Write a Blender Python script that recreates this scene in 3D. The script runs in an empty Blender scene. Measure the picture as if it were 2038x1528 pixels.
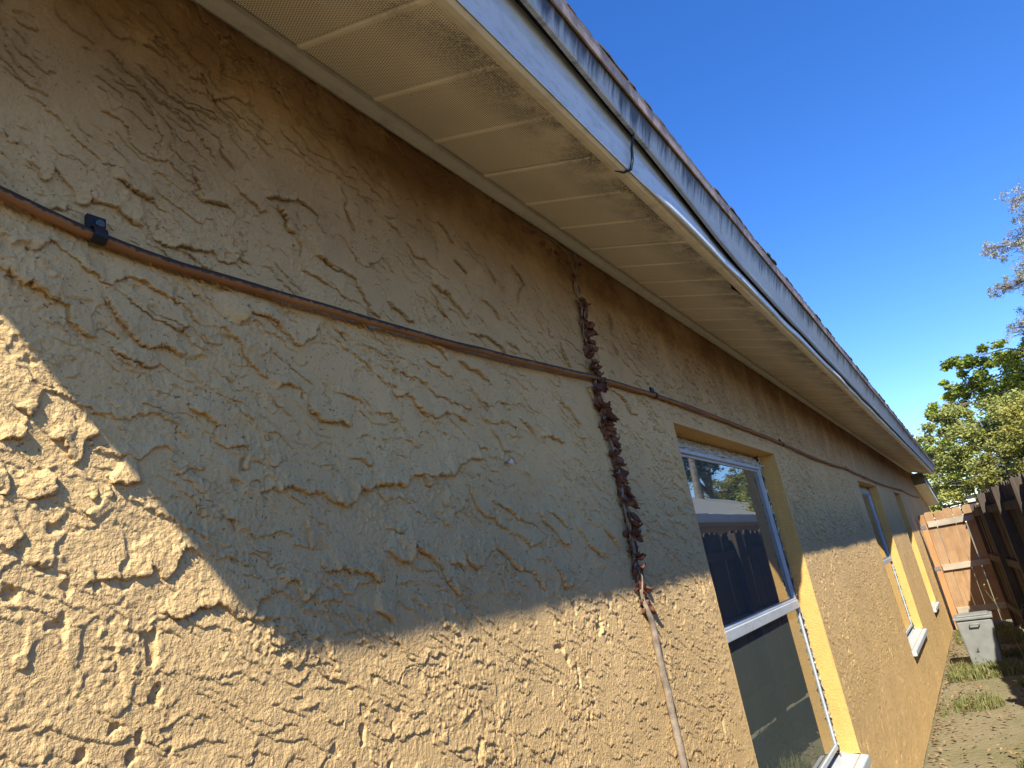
import bpy, math, random
import numpy as np
from mathutils import Matrix, Vector

sc = bpy.context.scene
col = sc.collection
EYE = 1.6          # height of the lens above the ground
WY = 0.85          # the stucco wall's plane: x runs along the wall, -y points away from it

# ------------------------------------------------------------------ camera
cam_d = bpy.data.cameras.new('camera')
cam_d.sensor_width = 36.0
cam_d.lens = 24.0
cam_d.clip_start = 0.02
cam_d.clip_end = 2000.0
cam = bpy.data.objects.new('camera', cam_d)
col.objects.link(cam)
D1 = np.array([0.55622791, 0.16020804, 0.81544092])
D3 = np.array([0.81430882, -0.30092079, -0.49633438])
DZ = np.array([-0.16586637, -0.94009577, 0.29783936])
right = Vector((D1[0], -D3[0], DZ[0]))
up = -Vector((D1[1], -D3[1], DZ[1]))
back = -Vector((D1[2], -D3[2], DZ[2]))
M = Matrix.Identity(4)
for i in range(3):
    M[i][0], M[i][1], M[i][2] = right[i], up[i], back[i]
M[2][3] = EYE
cam.matrix_world = M
sc.camera = cam

# ------------------------------------------------------------------ sky and sun
SUN_T = Vector((2.39, 1.0, -2.5)).normalized()      # direction the light travels
elev = math.asin(-SUN_T.z)
rot = math.atan2(-SUN_T.x, -SUN_T.y)
world = bpy.data.worlds.new('World')
sc.world = world
world.use_nodes = True
wn = world.node_tree.nodes
wl = world.node_tree.links
bg = wn['Background']
sky = wn.new('ShaderNodeTexSky')
sky.sky_type = 'NISHITA'
sky.sun_disc = False
sky.sun_elevation = elev
sky.sun_rotation = rot
sky.altitude = 0.0
sky.air_density = 1.0
sky.dust_density = 0.0
sky.ozone_density = 6.0
hsv = wn.new('ShaderNodeHueSaturation')          # deep clear-air blue
hsv.inputs['Saturation'].default_value = 1.22
hsv.inputs['Hue'].default_value = 0.512
wl.new(sky.outputs[0], hsv.inputs['Color'])
wl.new(hsv.outputs[0], bg.inputs[0])
bg.inputs[1].default_value = 0.118
sun_d = bpy.data.lights.new('sun', 'SUN')
sun_d.energy = 4.6
sun_d.angle = math.radians(0.53)
sun_d.color = (1.0, 0.985, 0.80)
sun = bpy.data.objects.new('sun', sun_d)
sun.rotation_euler = SUN_T.to_track_quat('-Z', 'Y').to_euler()
sun.location = (-10, -5, 12)
col.objects.link(sun)
sc.view_settings.view_transform = 'Standard'
sc.view_settings.look = 'None'
sc.view_settings.exposure = 1.22
sc.view_settings.gamma = 1.0
sc.view_settings.use_curve_mapping = False
sc.render.engine = 'CYCLES'
sc.cycles.use_denoising = True
sc.cycles.max_bounces = 8
sc.cycles.diffuse_bounces = 5

# ------------------------------------------------------------------ helpers
rnd = random.Random(7)
_T = np.random.default_rng(11).random((512, 512)) * 2 - 1


def vn(x, y, seed=0):
    """value noise in -1..1"""
    x = x + seed * 37.17
    y = y + seed * 91.73
    xi = np.floor(x).astype(np.int64)
    yi = np.floor(y).astype(np.int64)
    fx = x - xi
    fy = y - yi
    fx = fx * fx * fx * (fx * (fx * 6 - 15) + 10)
    fy = fy * fy * fy * (fy * (fy * 6 - 15) + 10)
    a = _T[xi & 511, yi & 511]
    b = _T[(xi + 1) & 511, yi & 511]
    c = _T[xi & 511, (yi + 1) & 511]
    d = _T[(xi + 1) & 511, (yi + 1) & 511]
    return (a * (1 - fx) + b * fx) * (1 - fy) + (c * (1 - fx) + d * fx) * fy


def fbm(x, y, seed=0, octv=3):
    s = 0
    a = 1.0
    t = 0
    for o in range(octv):
        s = s + a * vn(x * 2 ** o, y * 2 ** o, seed + o * 5)
        t += a
        a *= 0.5
    return s / t


def sstep(a, b, x):
    t = np.clip((x - a) / (b - a), 0, 1)
    return t * t * (3 - 2 * t)


def mesh_np(name, V, F, smooth=False):
    """mesh from numpy verts and an (n,4) or (n,3) face array"""
    me = bpy.data.meshes.new(name)
    V = np.asarray(V, dtype=np.float32)
    F = np.asarray(F, dtype=np.int32)
    k = F.shape[1]
    me.vertices.add(len(V))
    me.vertices.foreach_set('co', V.ravel())
    me.loops.add(F.size)
    me.loops.foreach_set('vertex_index', F.ravel())
    me.polygons.add(len(F))
    me.polygons.foreach_set('loop_start', np.arange(len(F), dtype=np.int32) * k)
    me.polygons.foreach_set('loop_total', np.full(len(F), k, dtype=np.int32))
    if smooth:
        me.polygons.foreach_set('use_smooth', np.ones(len(F), dtype=bool))
    me.update(calc_edges=True)
    return me


class MB:
    """collects shapes, then links them as ONE mesh object"""

    def __init__(self):
        self.v = []
        self.f = []

    def add(self, vs, fs):
        n = len(self.v)
        self.v += [tuple(p) for p in vs]
        self.f += [tuple(i + n for i in f) for f in fs]
        return self

    def box(self, x0, x1, y0, y1, z0, z1):
        return self.add([(x0, y0, z0), (x1, y0, z0), (x1, y1, z0), (x0, y1, z0),
                         (x0, y0, z1), (x1, y0, z1), (x1, y1, z1), (x0, y1, z1)],
                        [(0, 3, 2, 1), (4, 5, 6, 7), (0, 1, 5, 4), (1, 2, 6, 5), (2, 3, 7, 6), (3, 0, 4, 7)])

    def tube(self, pts, rad, n=8, cap=True):
        pts = [Vector(p) for p in pts]
        if not hasattr(rad, '__len__'):
            rad = [rad] * len(pts)
        vs = []
        ref = Vector((0.13, 0.31, 0.94))
        for i, p in enumerate(pts):
            t = (pts[min(i + 1, len(pts) - 1)] - pts[max(i - 1, 0)]).normalized()
            if abs(t.dot(ref)) > 0.97:
                a = t.cross(Vector((1, 0, 0))).normalized()
            else:
                a = t.cross(ref).normalized()
            b = t.cross(a)
            for k in range(n):
                th = 2 * math.pi * k / n
                vs.append(p + (a * math.cos(th) + b * math.sin(th)) * rad[i])
        fs = []
        for i in range(len(pts) - 1):
            for k in range(n):
                fs.append((i * n + k, i * n + (k + 1) % n, (i + 1) * n + (k + 1) % n, (i + 1) * n + k))
        if cap:
            fs.append(tuple(range(n - 1, -1, -1)))
            m = (len(pts) - 1) * n
            fs.append(tuple(m + k for k in range(n)))
        return self.add(vs, fs)

    def prism(self, poly, y0, y1):
        """poly of (x,z), extruded along y"""
        n = len(poly)
        vs = [(x, y0, z) for x, z in poly] + [(x, y1, z) for x, z in poly]
        fs = [tuple(range(n)), tuple(range(2 * n - 1, n - 1, -1))]
        for k in range(n):
            fs.append((k, n + k, n + (k + 1) % n, (k + 1) % n))
        return self.add(vs, fs)

    def mesh(self, name, smooth=False):
        me = bpy.data.meshes.new(name)
        me.from_pydata(self.v, [], self.f)
        if smooth:
            me.polygons.foreach_set('use_smooth', [True] * len(me.polygons))
        me.update()
        return me

    def build(self, name, mat, parent=None, smooth=False, bevel=0.0):
        o = link(name, self.mesh(name, smooth), mat, parent)
        if bevel:
            b = o.modifiers.new('bevel', 'BEVEL')
            b.width = bevel
            b.segments = 2
            b.limit_method = 'ANGLE'
        return o


def link(name, me, mat=None, parent=None):
    o = bpy.data.objects.new(name, me)
    if mat is not None and not me.materials:
        me.materials.append(mat)
    col.objects.link(o)
    if parent is not None:
        o.parent = parent
    return o


def empty(name, loc=(0, 0, 0), rz=0.0, parent=None):
    o = bpy.data.objects.new(name, None)
    o.location = loc
    o.rotation_euler = (0, 0, rz)
    o.empty_display_size = 0.2
    col.objects.link(o)
    if parent is not None:
        o.parent = parent
    return o


def tag(o, label=None, cat=None, group=None, kind=None):
    if label:
        o['label'] = label
    if cat:
        o['category'] = cat
    if group:
        o['group'] = group
    if kind:
        o['kind'] = kind
    return o


def sweep(Xs, prof, closed=True):
    """sweep a profile (out, z_rel) along the wall; out = metres away from the wall"""
    vs = []
    P = [prof(x) for x in Xs]
    n = len(P[0])
    for x, p in zip(Xs, P):
        for o, z in p:
            vs.append((x, WY - o, EYE + z))
    fs = []
    for i in range(len(Xs) - 1):
        for k in range(n if closed else n - 1):
            k2 = (k + 1) % n
            fs.append((i * n + k, i * n + k2, (i + 1) * n + k2, (i + 1) * n + k))
    if closed:
        fs.append(tuple(range(n - 1, -1, -1)))
        m = (len(Xs) - 1) * n
        fs.append(tuple(m + k for k in range(n)))
    return MB().add(vs, fs)


# ------------------------------------------------------------------ materials
class Mat:
    def __init__(self, name, rough=0.8, spec=0.3):
        self.m = bpy.data.materials.new(name)
        self.m.use_nodes = True
        self.n = self.m.node_tree.nodes
        self.l = self.m.node_tree.links
        self.b = self.n['Principled BSDF']
        self.b.inputs['Roughness'].default_value = rough
        self.b.inputs['Specular IOR Level'].default_value = spec
        self._pos = None

    def pos(self):
        if self._pos is None:
            g = self.n.new('ShaderNodeNewGeometry')
            self._pos = g
        return self._pos.outputs['Position']

    def objc(self):
        t = self.n.new('ShaderNodeTexCoord')
        return t.outputs['Object']

    def scaled(self, v, s):
        m = self.n.new('ShaderNodeMapping')
        m.inputs['Scale'].default_value = s
        self.l.new(v, m.inputs['Vector'])
        return m.outputs[0]

    def noise(self, v, scale, detail=3, rough=0.55, dist=0.0):
        t = self.n.new('ShaderNodeTexNoise')
        t.inputs['Scale'].default_value = scale
        t.inputs['Detail'].default_value = detail
        t.inputs['Roughness'].default_value = rough
        t.inputs['Distortion'].default_value = dist
        self.l.new(v, t.inputs['Vector'])
        return t.outputs['Fac']

    def ramp(self, f, stops):
        r = self.n.new('ShaderNodeValToRGB')
        e = r.color_ramp.elements
        while len(e) < len(stops):
            e.new(0.5)
        for k, (p, c) in enumerate(stops):
            e[k].position = p
            e[k].color = (c, c, c, 1) if not hasattr(c, '__len__') else (*c, 1)
        self.l.new(f, r.inputs[0])
        return r.outputs[0]

    def mix(self, f, a, b, mode='MIX'):
        m = self.n.new('ShaderNodeMix')
        m.data_type = 'RGBA'
        m.blend_type = mode
        for s, v in ((m.inputs[0], f), (m.inputs[6], a), (m.inputs[7], b)):
            if hasattr(v, 'links'):
                self.l.new(v, s)
            elif hasattr(v, '__len__'):
                s.default_value = (*v, 1)
            else:
                s.default_value = v
        return m.outputs[2]

    def math(self, op, a, b=0.0, c=None):
        m = self.n.new('ShaderNodeMath')
        m.operation = op
        for k, v in enumerate((a, b) if c is None else (a, b, c)):
            if hasattr(v, 'links'):
                self.l.new(v, m.inputs[k])
            else:
                m.inputs[k].default_value = v
        return m.outputs[0]

    def sep(self, v):
        s = self.n.new('ShaderNodeSeparateXYZ')
        self.l.new(v, s.inputs[0])
        return s.outputs

    def rand(self):
        return self.n.new('ShaderNodeObjectInfo').outputs['Random']

    def color(self, c):
        if hasattr(c, 'links'):
            self.l.new(c, self.b.inputs['Base Color'])
        else:
            self.b.inputs['Base Color'].default_value = (*c, 1)
        return self

    def bump(self, h, strength=0.3, dist=0.002):
        b = self.n.new('ShaderNodeBump')
        b.inputs['Strength'].default_value = strength
        b.inputs['Distance'].default_value = dist
        self.l.new(h, b.inputs['Height'])
        prev = self.b.inputs['Normal']
        if prev.links:
            self.l.new(prev.links[0].from_socket, b.inputs['Normal'])
        self.l.new(b.outputs[0], prev)
        return self


def plain(name, c, rough=0.7, var=0.12, scale=30, spec=0.3, metal=0.0, bump=0.0):
    m = Mat(name, rough, spec)
    p = m.pos()
    n = m.noise(p, scale, 4)
    dark = tuple(x * (1 - var) for x in c)
    lite = tuple(min(1, x * (1 + var)) for x in c)
    m.color(m.mix(m.ramp(n, [(0.3, 0.0), (0.7, 1.0)]), dark, lite))
    m.b.inputs['Metallic'].default_value = metal
    if bump:
        m.bump(m.noise(p, scale * 6, 3), bump, 0.003)
    return m.m


def mat_stucco(name, base, mould_and_shade=True):
    m = Mat(name, 0.75, 0.28)
    p = m.pos()
    big = m.noise(p, 2.2, 4, 0.6)
    mid = m.noise(p, 14, 4, 0.6)
    c = m.mix(m.ramp(big, [(0.35, 0.0), (0.68, 1.0)]), tuple(x * 0.90 for x in base), tuple(x * 1.06 for x in base))
    c = m.mix(m.math('MULTIPLY', m.ramp(mid, [(0.42, 0.0), (0.75, 1.0)]), 0.30), c, (base[0] * 0.80, base[1] * 0.76, base[2] * 0.70))
    fine = m.noise(p, 160, 2)
    c = m.mix(m.math('MULTIPLY', m.ramp(fine, [(0.55, 0.0), (0.8, 1.0)]), 0.25), c, tuple(x * 0.72 for x in base))
    # dark specks that sit in clusters
    spk = m.math('MULTIPLY', m.ramp(m.noise(p, 175, 2, 0.5), [(0.64, 0.0), (0.70, 1.0)]), m.ramp(m.noise(p, 7, 3), [(0.40, 0.1), (0.58, 0.85)]))
    c = m.mix(spk, c, (base[0] * 0.22, base[1] * 0.19, base[2] * 0.16))
    if mould_and_shade:
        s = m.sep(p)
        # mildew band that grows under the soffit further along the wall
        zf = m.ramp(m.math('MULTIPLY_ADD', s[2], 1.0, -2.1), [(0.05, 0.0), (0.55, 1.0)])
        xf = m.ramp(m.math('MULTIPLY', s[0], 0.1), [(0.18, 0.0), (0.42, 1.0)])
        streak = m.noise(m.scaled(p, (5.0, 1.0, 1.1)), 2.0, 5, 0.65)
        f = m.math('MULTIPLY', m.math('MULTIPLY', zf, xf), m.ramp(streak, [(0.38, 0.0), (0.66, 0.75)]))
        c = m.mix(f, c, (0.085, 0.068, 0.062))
        # eave shade put into the colour: wall top tinted brown, in patches
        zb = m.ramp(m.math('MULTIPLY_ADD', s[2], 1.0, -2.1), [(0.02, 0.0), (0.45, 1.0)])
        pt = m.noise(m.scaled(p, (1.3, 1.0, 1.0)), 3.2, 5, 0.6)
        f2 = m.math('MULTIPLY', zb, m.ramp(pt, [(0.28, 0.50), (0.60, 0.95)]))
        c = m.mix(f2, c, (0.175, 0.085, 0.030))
        # pale scuffs and chips
        v = m.noise(m.scaled(p, (9.0, 1.0, 2.6)), 3.0, 6, 0.7)
        c = m.mix(m.ramp(v, [(0.735, 0.0), (0.765, 0.8)]), c, (0.62, 0.60, 0.55))
    m.color(c)
    m.bump(m.noise(p, 330, 3, 0.6), 0.6, 0.0022)
    m.bump(m.noise(p, 120, 4, 0.65), 0.8, 0.0050)
    return m.m


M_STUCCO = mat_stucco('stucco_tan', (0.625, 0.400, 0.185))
M_REVEAL = mat_stucco('stucco_mustard', (0.60, 0.355, 0.115), False)


def mat_soffit():
    m = Mat('soffit_vinyl', 0.5, 0.35)
    p = m.pos()
    s = m.sep(p)
    base = (0.84, 0.73, 0.58)
    n = m.noise(p, 3.0, 4)
    c = m.mix(m.ramp(n, [(0.35, 0.0), (0.7, 1.0)]), tuple(x * 0.88 for x in base), tuple(x * 1.04 for x in base))
    # rows of punched holes
    pitch = 0.0054
    row = m.math('FLOOR', m.math('MULTIPLY', s[1], 1 / pitch))
    sh = m.math('MULTIPLY', m.math('MODULO', m.math('ABSOLUTE', row), 2.0), 0.5)
    fx = m.math('SUBTRACT', m.math('FRACT', m.math('MULTIPLY_ADD', s[0], 1 / pitch, sh)), 0.5)
    fy = m.math('SUBTRACT', m.math('FRACT', m.math('MULTIPLY', s[1], 1 / pitch)), 0.5)
    d = m.math('SQRT', m.math('ADD', m.math('MULTIPLY', fx, fx), m.math('MULTIPLY', fy, fy)))
    hole = m.ramp(d, [(0.24, 1.0), (0.34, 0.0)])
    # no holes on the folded ribs between panels
    fr = m.math('FRACT', m.math('MULTIPLY_ADD', s[0], 1 / 0.208, (0.286 - 0.0094) / 0.208))
    rib = m.math('ABSOLUTE', m.math('SUBTRACT', fr, 0.5))
    hole = m.math('MULTIPLY', hole, m.ramp(rib, [(0.452, 1.0), (0.462, 0.0)]))
    hole = m.math('MULTIPLY', hole, 0.85)
    c = m.mix(hole, c, (0.06, 0.045, 0.03))
    # black mildew towards the outer ends of the panels
    yf = m.ramp(m.math('MULTIPLY_ADD', s[1], -3.0, 2.05), [(0.12, 0.0), (0.62, 1.0)])
    st = m.noise(m.scaled(p, (1.0, 1.0, 1.0)), 9.0, 5, 0.7)
    speck = m.noise(p, 210, 3, 0.7)
    f = m.math('MULTIPLY', m.math('MULTIPLY', yf, m.ramp(st, [(0.36, 0.0), (0.56, 1.0)])), m.ramp(speck, [(0.38, 0.2), (0.54, 0.98)]))
    c = m.mix(f, c, (0.035, 0.032, 0.03))
    sp2 = m.noise(p, 90, 2)
    c = m.mix(m.ramp(sp2, [(0.74, 0.0), (0.78, 0.7)]), c, (0.08, 0.06, 0.04))
    m.color(c)
    m.bump(hole, -0.4, 0.001)
    return m.m


M_SOFFIT = mat_soffit()


def mat_white(name, base, stain=0.0, rough=0.45, stain_col=(0.02, 0.022, 0.03)):
    m = Mat(name, rough, 0.45)
    p = m.pos()
    n = m.noise(p, 4.0, 4)
    c = m.mix(m.ramp(n, [(0.35, 0.0), (0.7, 1.0)]), tuple(x * 0.90 for x in base), base)
    gr = m.noise(m.scaled(p, (2.0, 2.0, 5.0)), 11.0, 6, 0.7)
    c = m.mix(m.ramp(gr, [(0.48, 0.0), (0.70, 0.42)]), c, tuple(x * 0.42 for x in base))
    if stain:
        # mildew that runs down from the top edge of the board in streaks
        geo = m.objc()
        s = m.sep(geo)
        t = m.noise(m.scaled(p, (26.0, 1.0, 2.4)), 1.6, 5, 0.65)
        t2 = m.noise(p, 3.0, 3)
        hf = m.math('MULTIPLY_ADD', s[2], 9.0, -9.0 * (EYE + 1.045))
        v = m.math('ADD', m.math('MULTIPLY_ADD', t, 1.7, -0.92), m.math('ADD', hf, m.math('MULTIPLY_ADD', t2, 0.9, -0.45)))
        c = m.mix(m.math('MULTIPLY', m.ramp(v, [(0.18, 0.0), (0.62, 1.0)]), stain), c, stain_col)
    m.color(c)
    return m.m


M_FASCIA = mat_white('fascia_paint', (0.50, 0.52, 0.55), 0.95)
M_METAL = mat_white('fascia_metal', (0.62, 0.64, 0.67), 0.0, 0.25)
M_TRIM = mat_white('beige_trim', (0.74, 0.65, 0.52), 0.0, 0.5)
M_JTRIM = mat_white('grey_trim', (0.52, 0.47, 0.41), 0.0, 0.5)
M_FRAME = mat_white('window_frame_white', (0.45, 0.46, 0.50), 0.0, 0.4)
M_DRIP = plain('drip_edge', (0.42, 0.32, 0.29), 0.6, 0.35, 25)
M_SHINGLE = plain('asphalt_shingle', (0.075, 0.070, 0.075), 0.95, 0.5, 180, bump=0.6)
M_MORTAR = plain('old_mortar', (0.50, 0.42, 0.33), 0.95, 0.45, 60, bump=0.8)
M_BLACK = plain('black_plastic', (0.012, 0.013, 0.016), 0.5, 0.2, 40)
M_SCREW = plain('screw_metal', (0.35, 0.35, 0.36), 0.35, 0.3, 60, metal=0.8)
M_VOID = plain('dark_attic', (0.02, 0.018, 0.016), 1.0)


def mat_glass():
    m = Mat('window_glass', 0.015, 0.5)
    p = m.pos()
    m.color(m.mix(m.noise(p, 1.5, 2), (0.060, 0.072, 0.070), (0.085, 0.098, 0.092)))
    m.b.inputs['IOR'].default_value = 2.9
    m.bump(m.noise(p, 2.6, 1), 0.10, 0.004)
    return m.m


M_GLASS = mat_glass()


def mat_cable():
    m = Mat('cable_sheath', 0.6, 0.3)
    p = m.pos()
    g = m.n.new('ShaderNodeNewGeometry')
    nz = m.sep(g.outputs['Normal'])[2]
    n1 = m.noise(p, 70, 5, 0.75)
    n2 = m.noise(m.scaled(p, (1, 1, 1)), 5, 3)
    c = m.mix(m.ramp(n2, [(0.35, 0.0), (0.65, 1.0)]), (0.22, 0.085, 0.030), (0.33, 0.145, 0.052))
    # black algae that settled on the upper side
    f = m.math('ADD', m.math('MULTIPLY_ADD', nz, 1.0, 0.42), m.math('MULTIPLY_ADD', n1, 2.2, -1.10))
    c = m.mix(m.ramp(f, [(0.05, 0.0), (0.32, 0.92)]), c, (0.022, 0.017, 0.013))
    m.color(c)
    m.bump(n1, 0.4, 0.002)
    return m.m


M_CABLE = mat_cable()


def mat_leaf(name, c1, c2, c3, rough=0.6, trans=0.25):
    m = Mat(name, rough, 0.25)
    p = m.pos()
    g = m.n.new('ShaderNodeNewGeometry')
    r = g.outputs['Random Per Island']
    c = m.mix(r, c1, c2)
    c = m.mix(m.ramp(m.noise(p, 0.5, 3), [(0.42, 0.0), (0.66, 1.0)]), c, c3)
    m.color(c)
    if trans:
        t = m.n.new('ShaderNodeBsdfTranslucent')
        m.l.new(c, t.inputs[0])
        mx = m.n.new('ShaderNodeMixShader')
        mx.inputs[0].default_value = trans
        m.l.new(m.b.outputs[0], mx.inputs[1])
        m.l.new(t.outputs[0], mx.inputs[2])
        m.l.new(mx.outputs[0], m.n['Material Output'].inputs[0])
    return m.m


def mat_dry(name, c1, c2):
    m = Mat(name, 0.7, 0.25)
    p = m.pos()
    c = m.mix(m.rand(), c1, c2)
    c = m.mix(m.math('MULTIPLY', m.noise(p, 120, 4), 0.7), c, tuple(x * 0.45 for x in c1))
    m.color(c)
    m.bump(m.noise(p, 180, 3), 0.4, 0.002)
    return m.m


M_DRY = mat_dry('dry_leaf', (0.115, 0.042, 0.028), (0.27, 0.115, 0.065))
M_STEM = plain('vine_stem', (0.22, 0.165, 0.125), 0.85, 0.4, 40, bump=0.5)


def mat_wood(name, c1, c2, c3, axis=2):
    m = Mat(name, 0.88, 0.15)
    o = m.objc()
    sc3 = [14.0, 14.0, 14.0]
    sc3[axis] = 0.9
    add = m.n.new('ShaderNodeVectorMath')
    add.operation = 'ADD'
    comb = m.n.new('ShaderNodeCombineXYZ')
    r = m.rand()
    for k in range(3):
        m.l.new(m.math('MULTIPLY', r, 23.0 + 7 * k), comb.inputs[k])
    m.l.new(o, add.inputs[0])
    m.l.new(comb.outputs[0], add.inputs[1])
    v = m.scaled(add.outputs[0], sc3)
    g = m.noise(v, 3.0, 6, 0.65, 0.6)
    c = m.mix(m.ramp(g, [(0.3, 0.0), (0.7, 1.0)]), c1, c2)
    c = m.mix(m.math('MULTIPLY', r, 0.55), c, c3)
    b = m.noise(add.outputs[0], 3.0, 4)
    c = m.mix(m.math('MULTIPLY', m.ramp(b, [(0.45, 0.0), (0.75, 1.0)]), 0.5), c, tuple(x * 0.45 for x in c1))
    m.color(c)
    m.bump(g, 0.35, 0.004)
    return m.m


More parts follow.
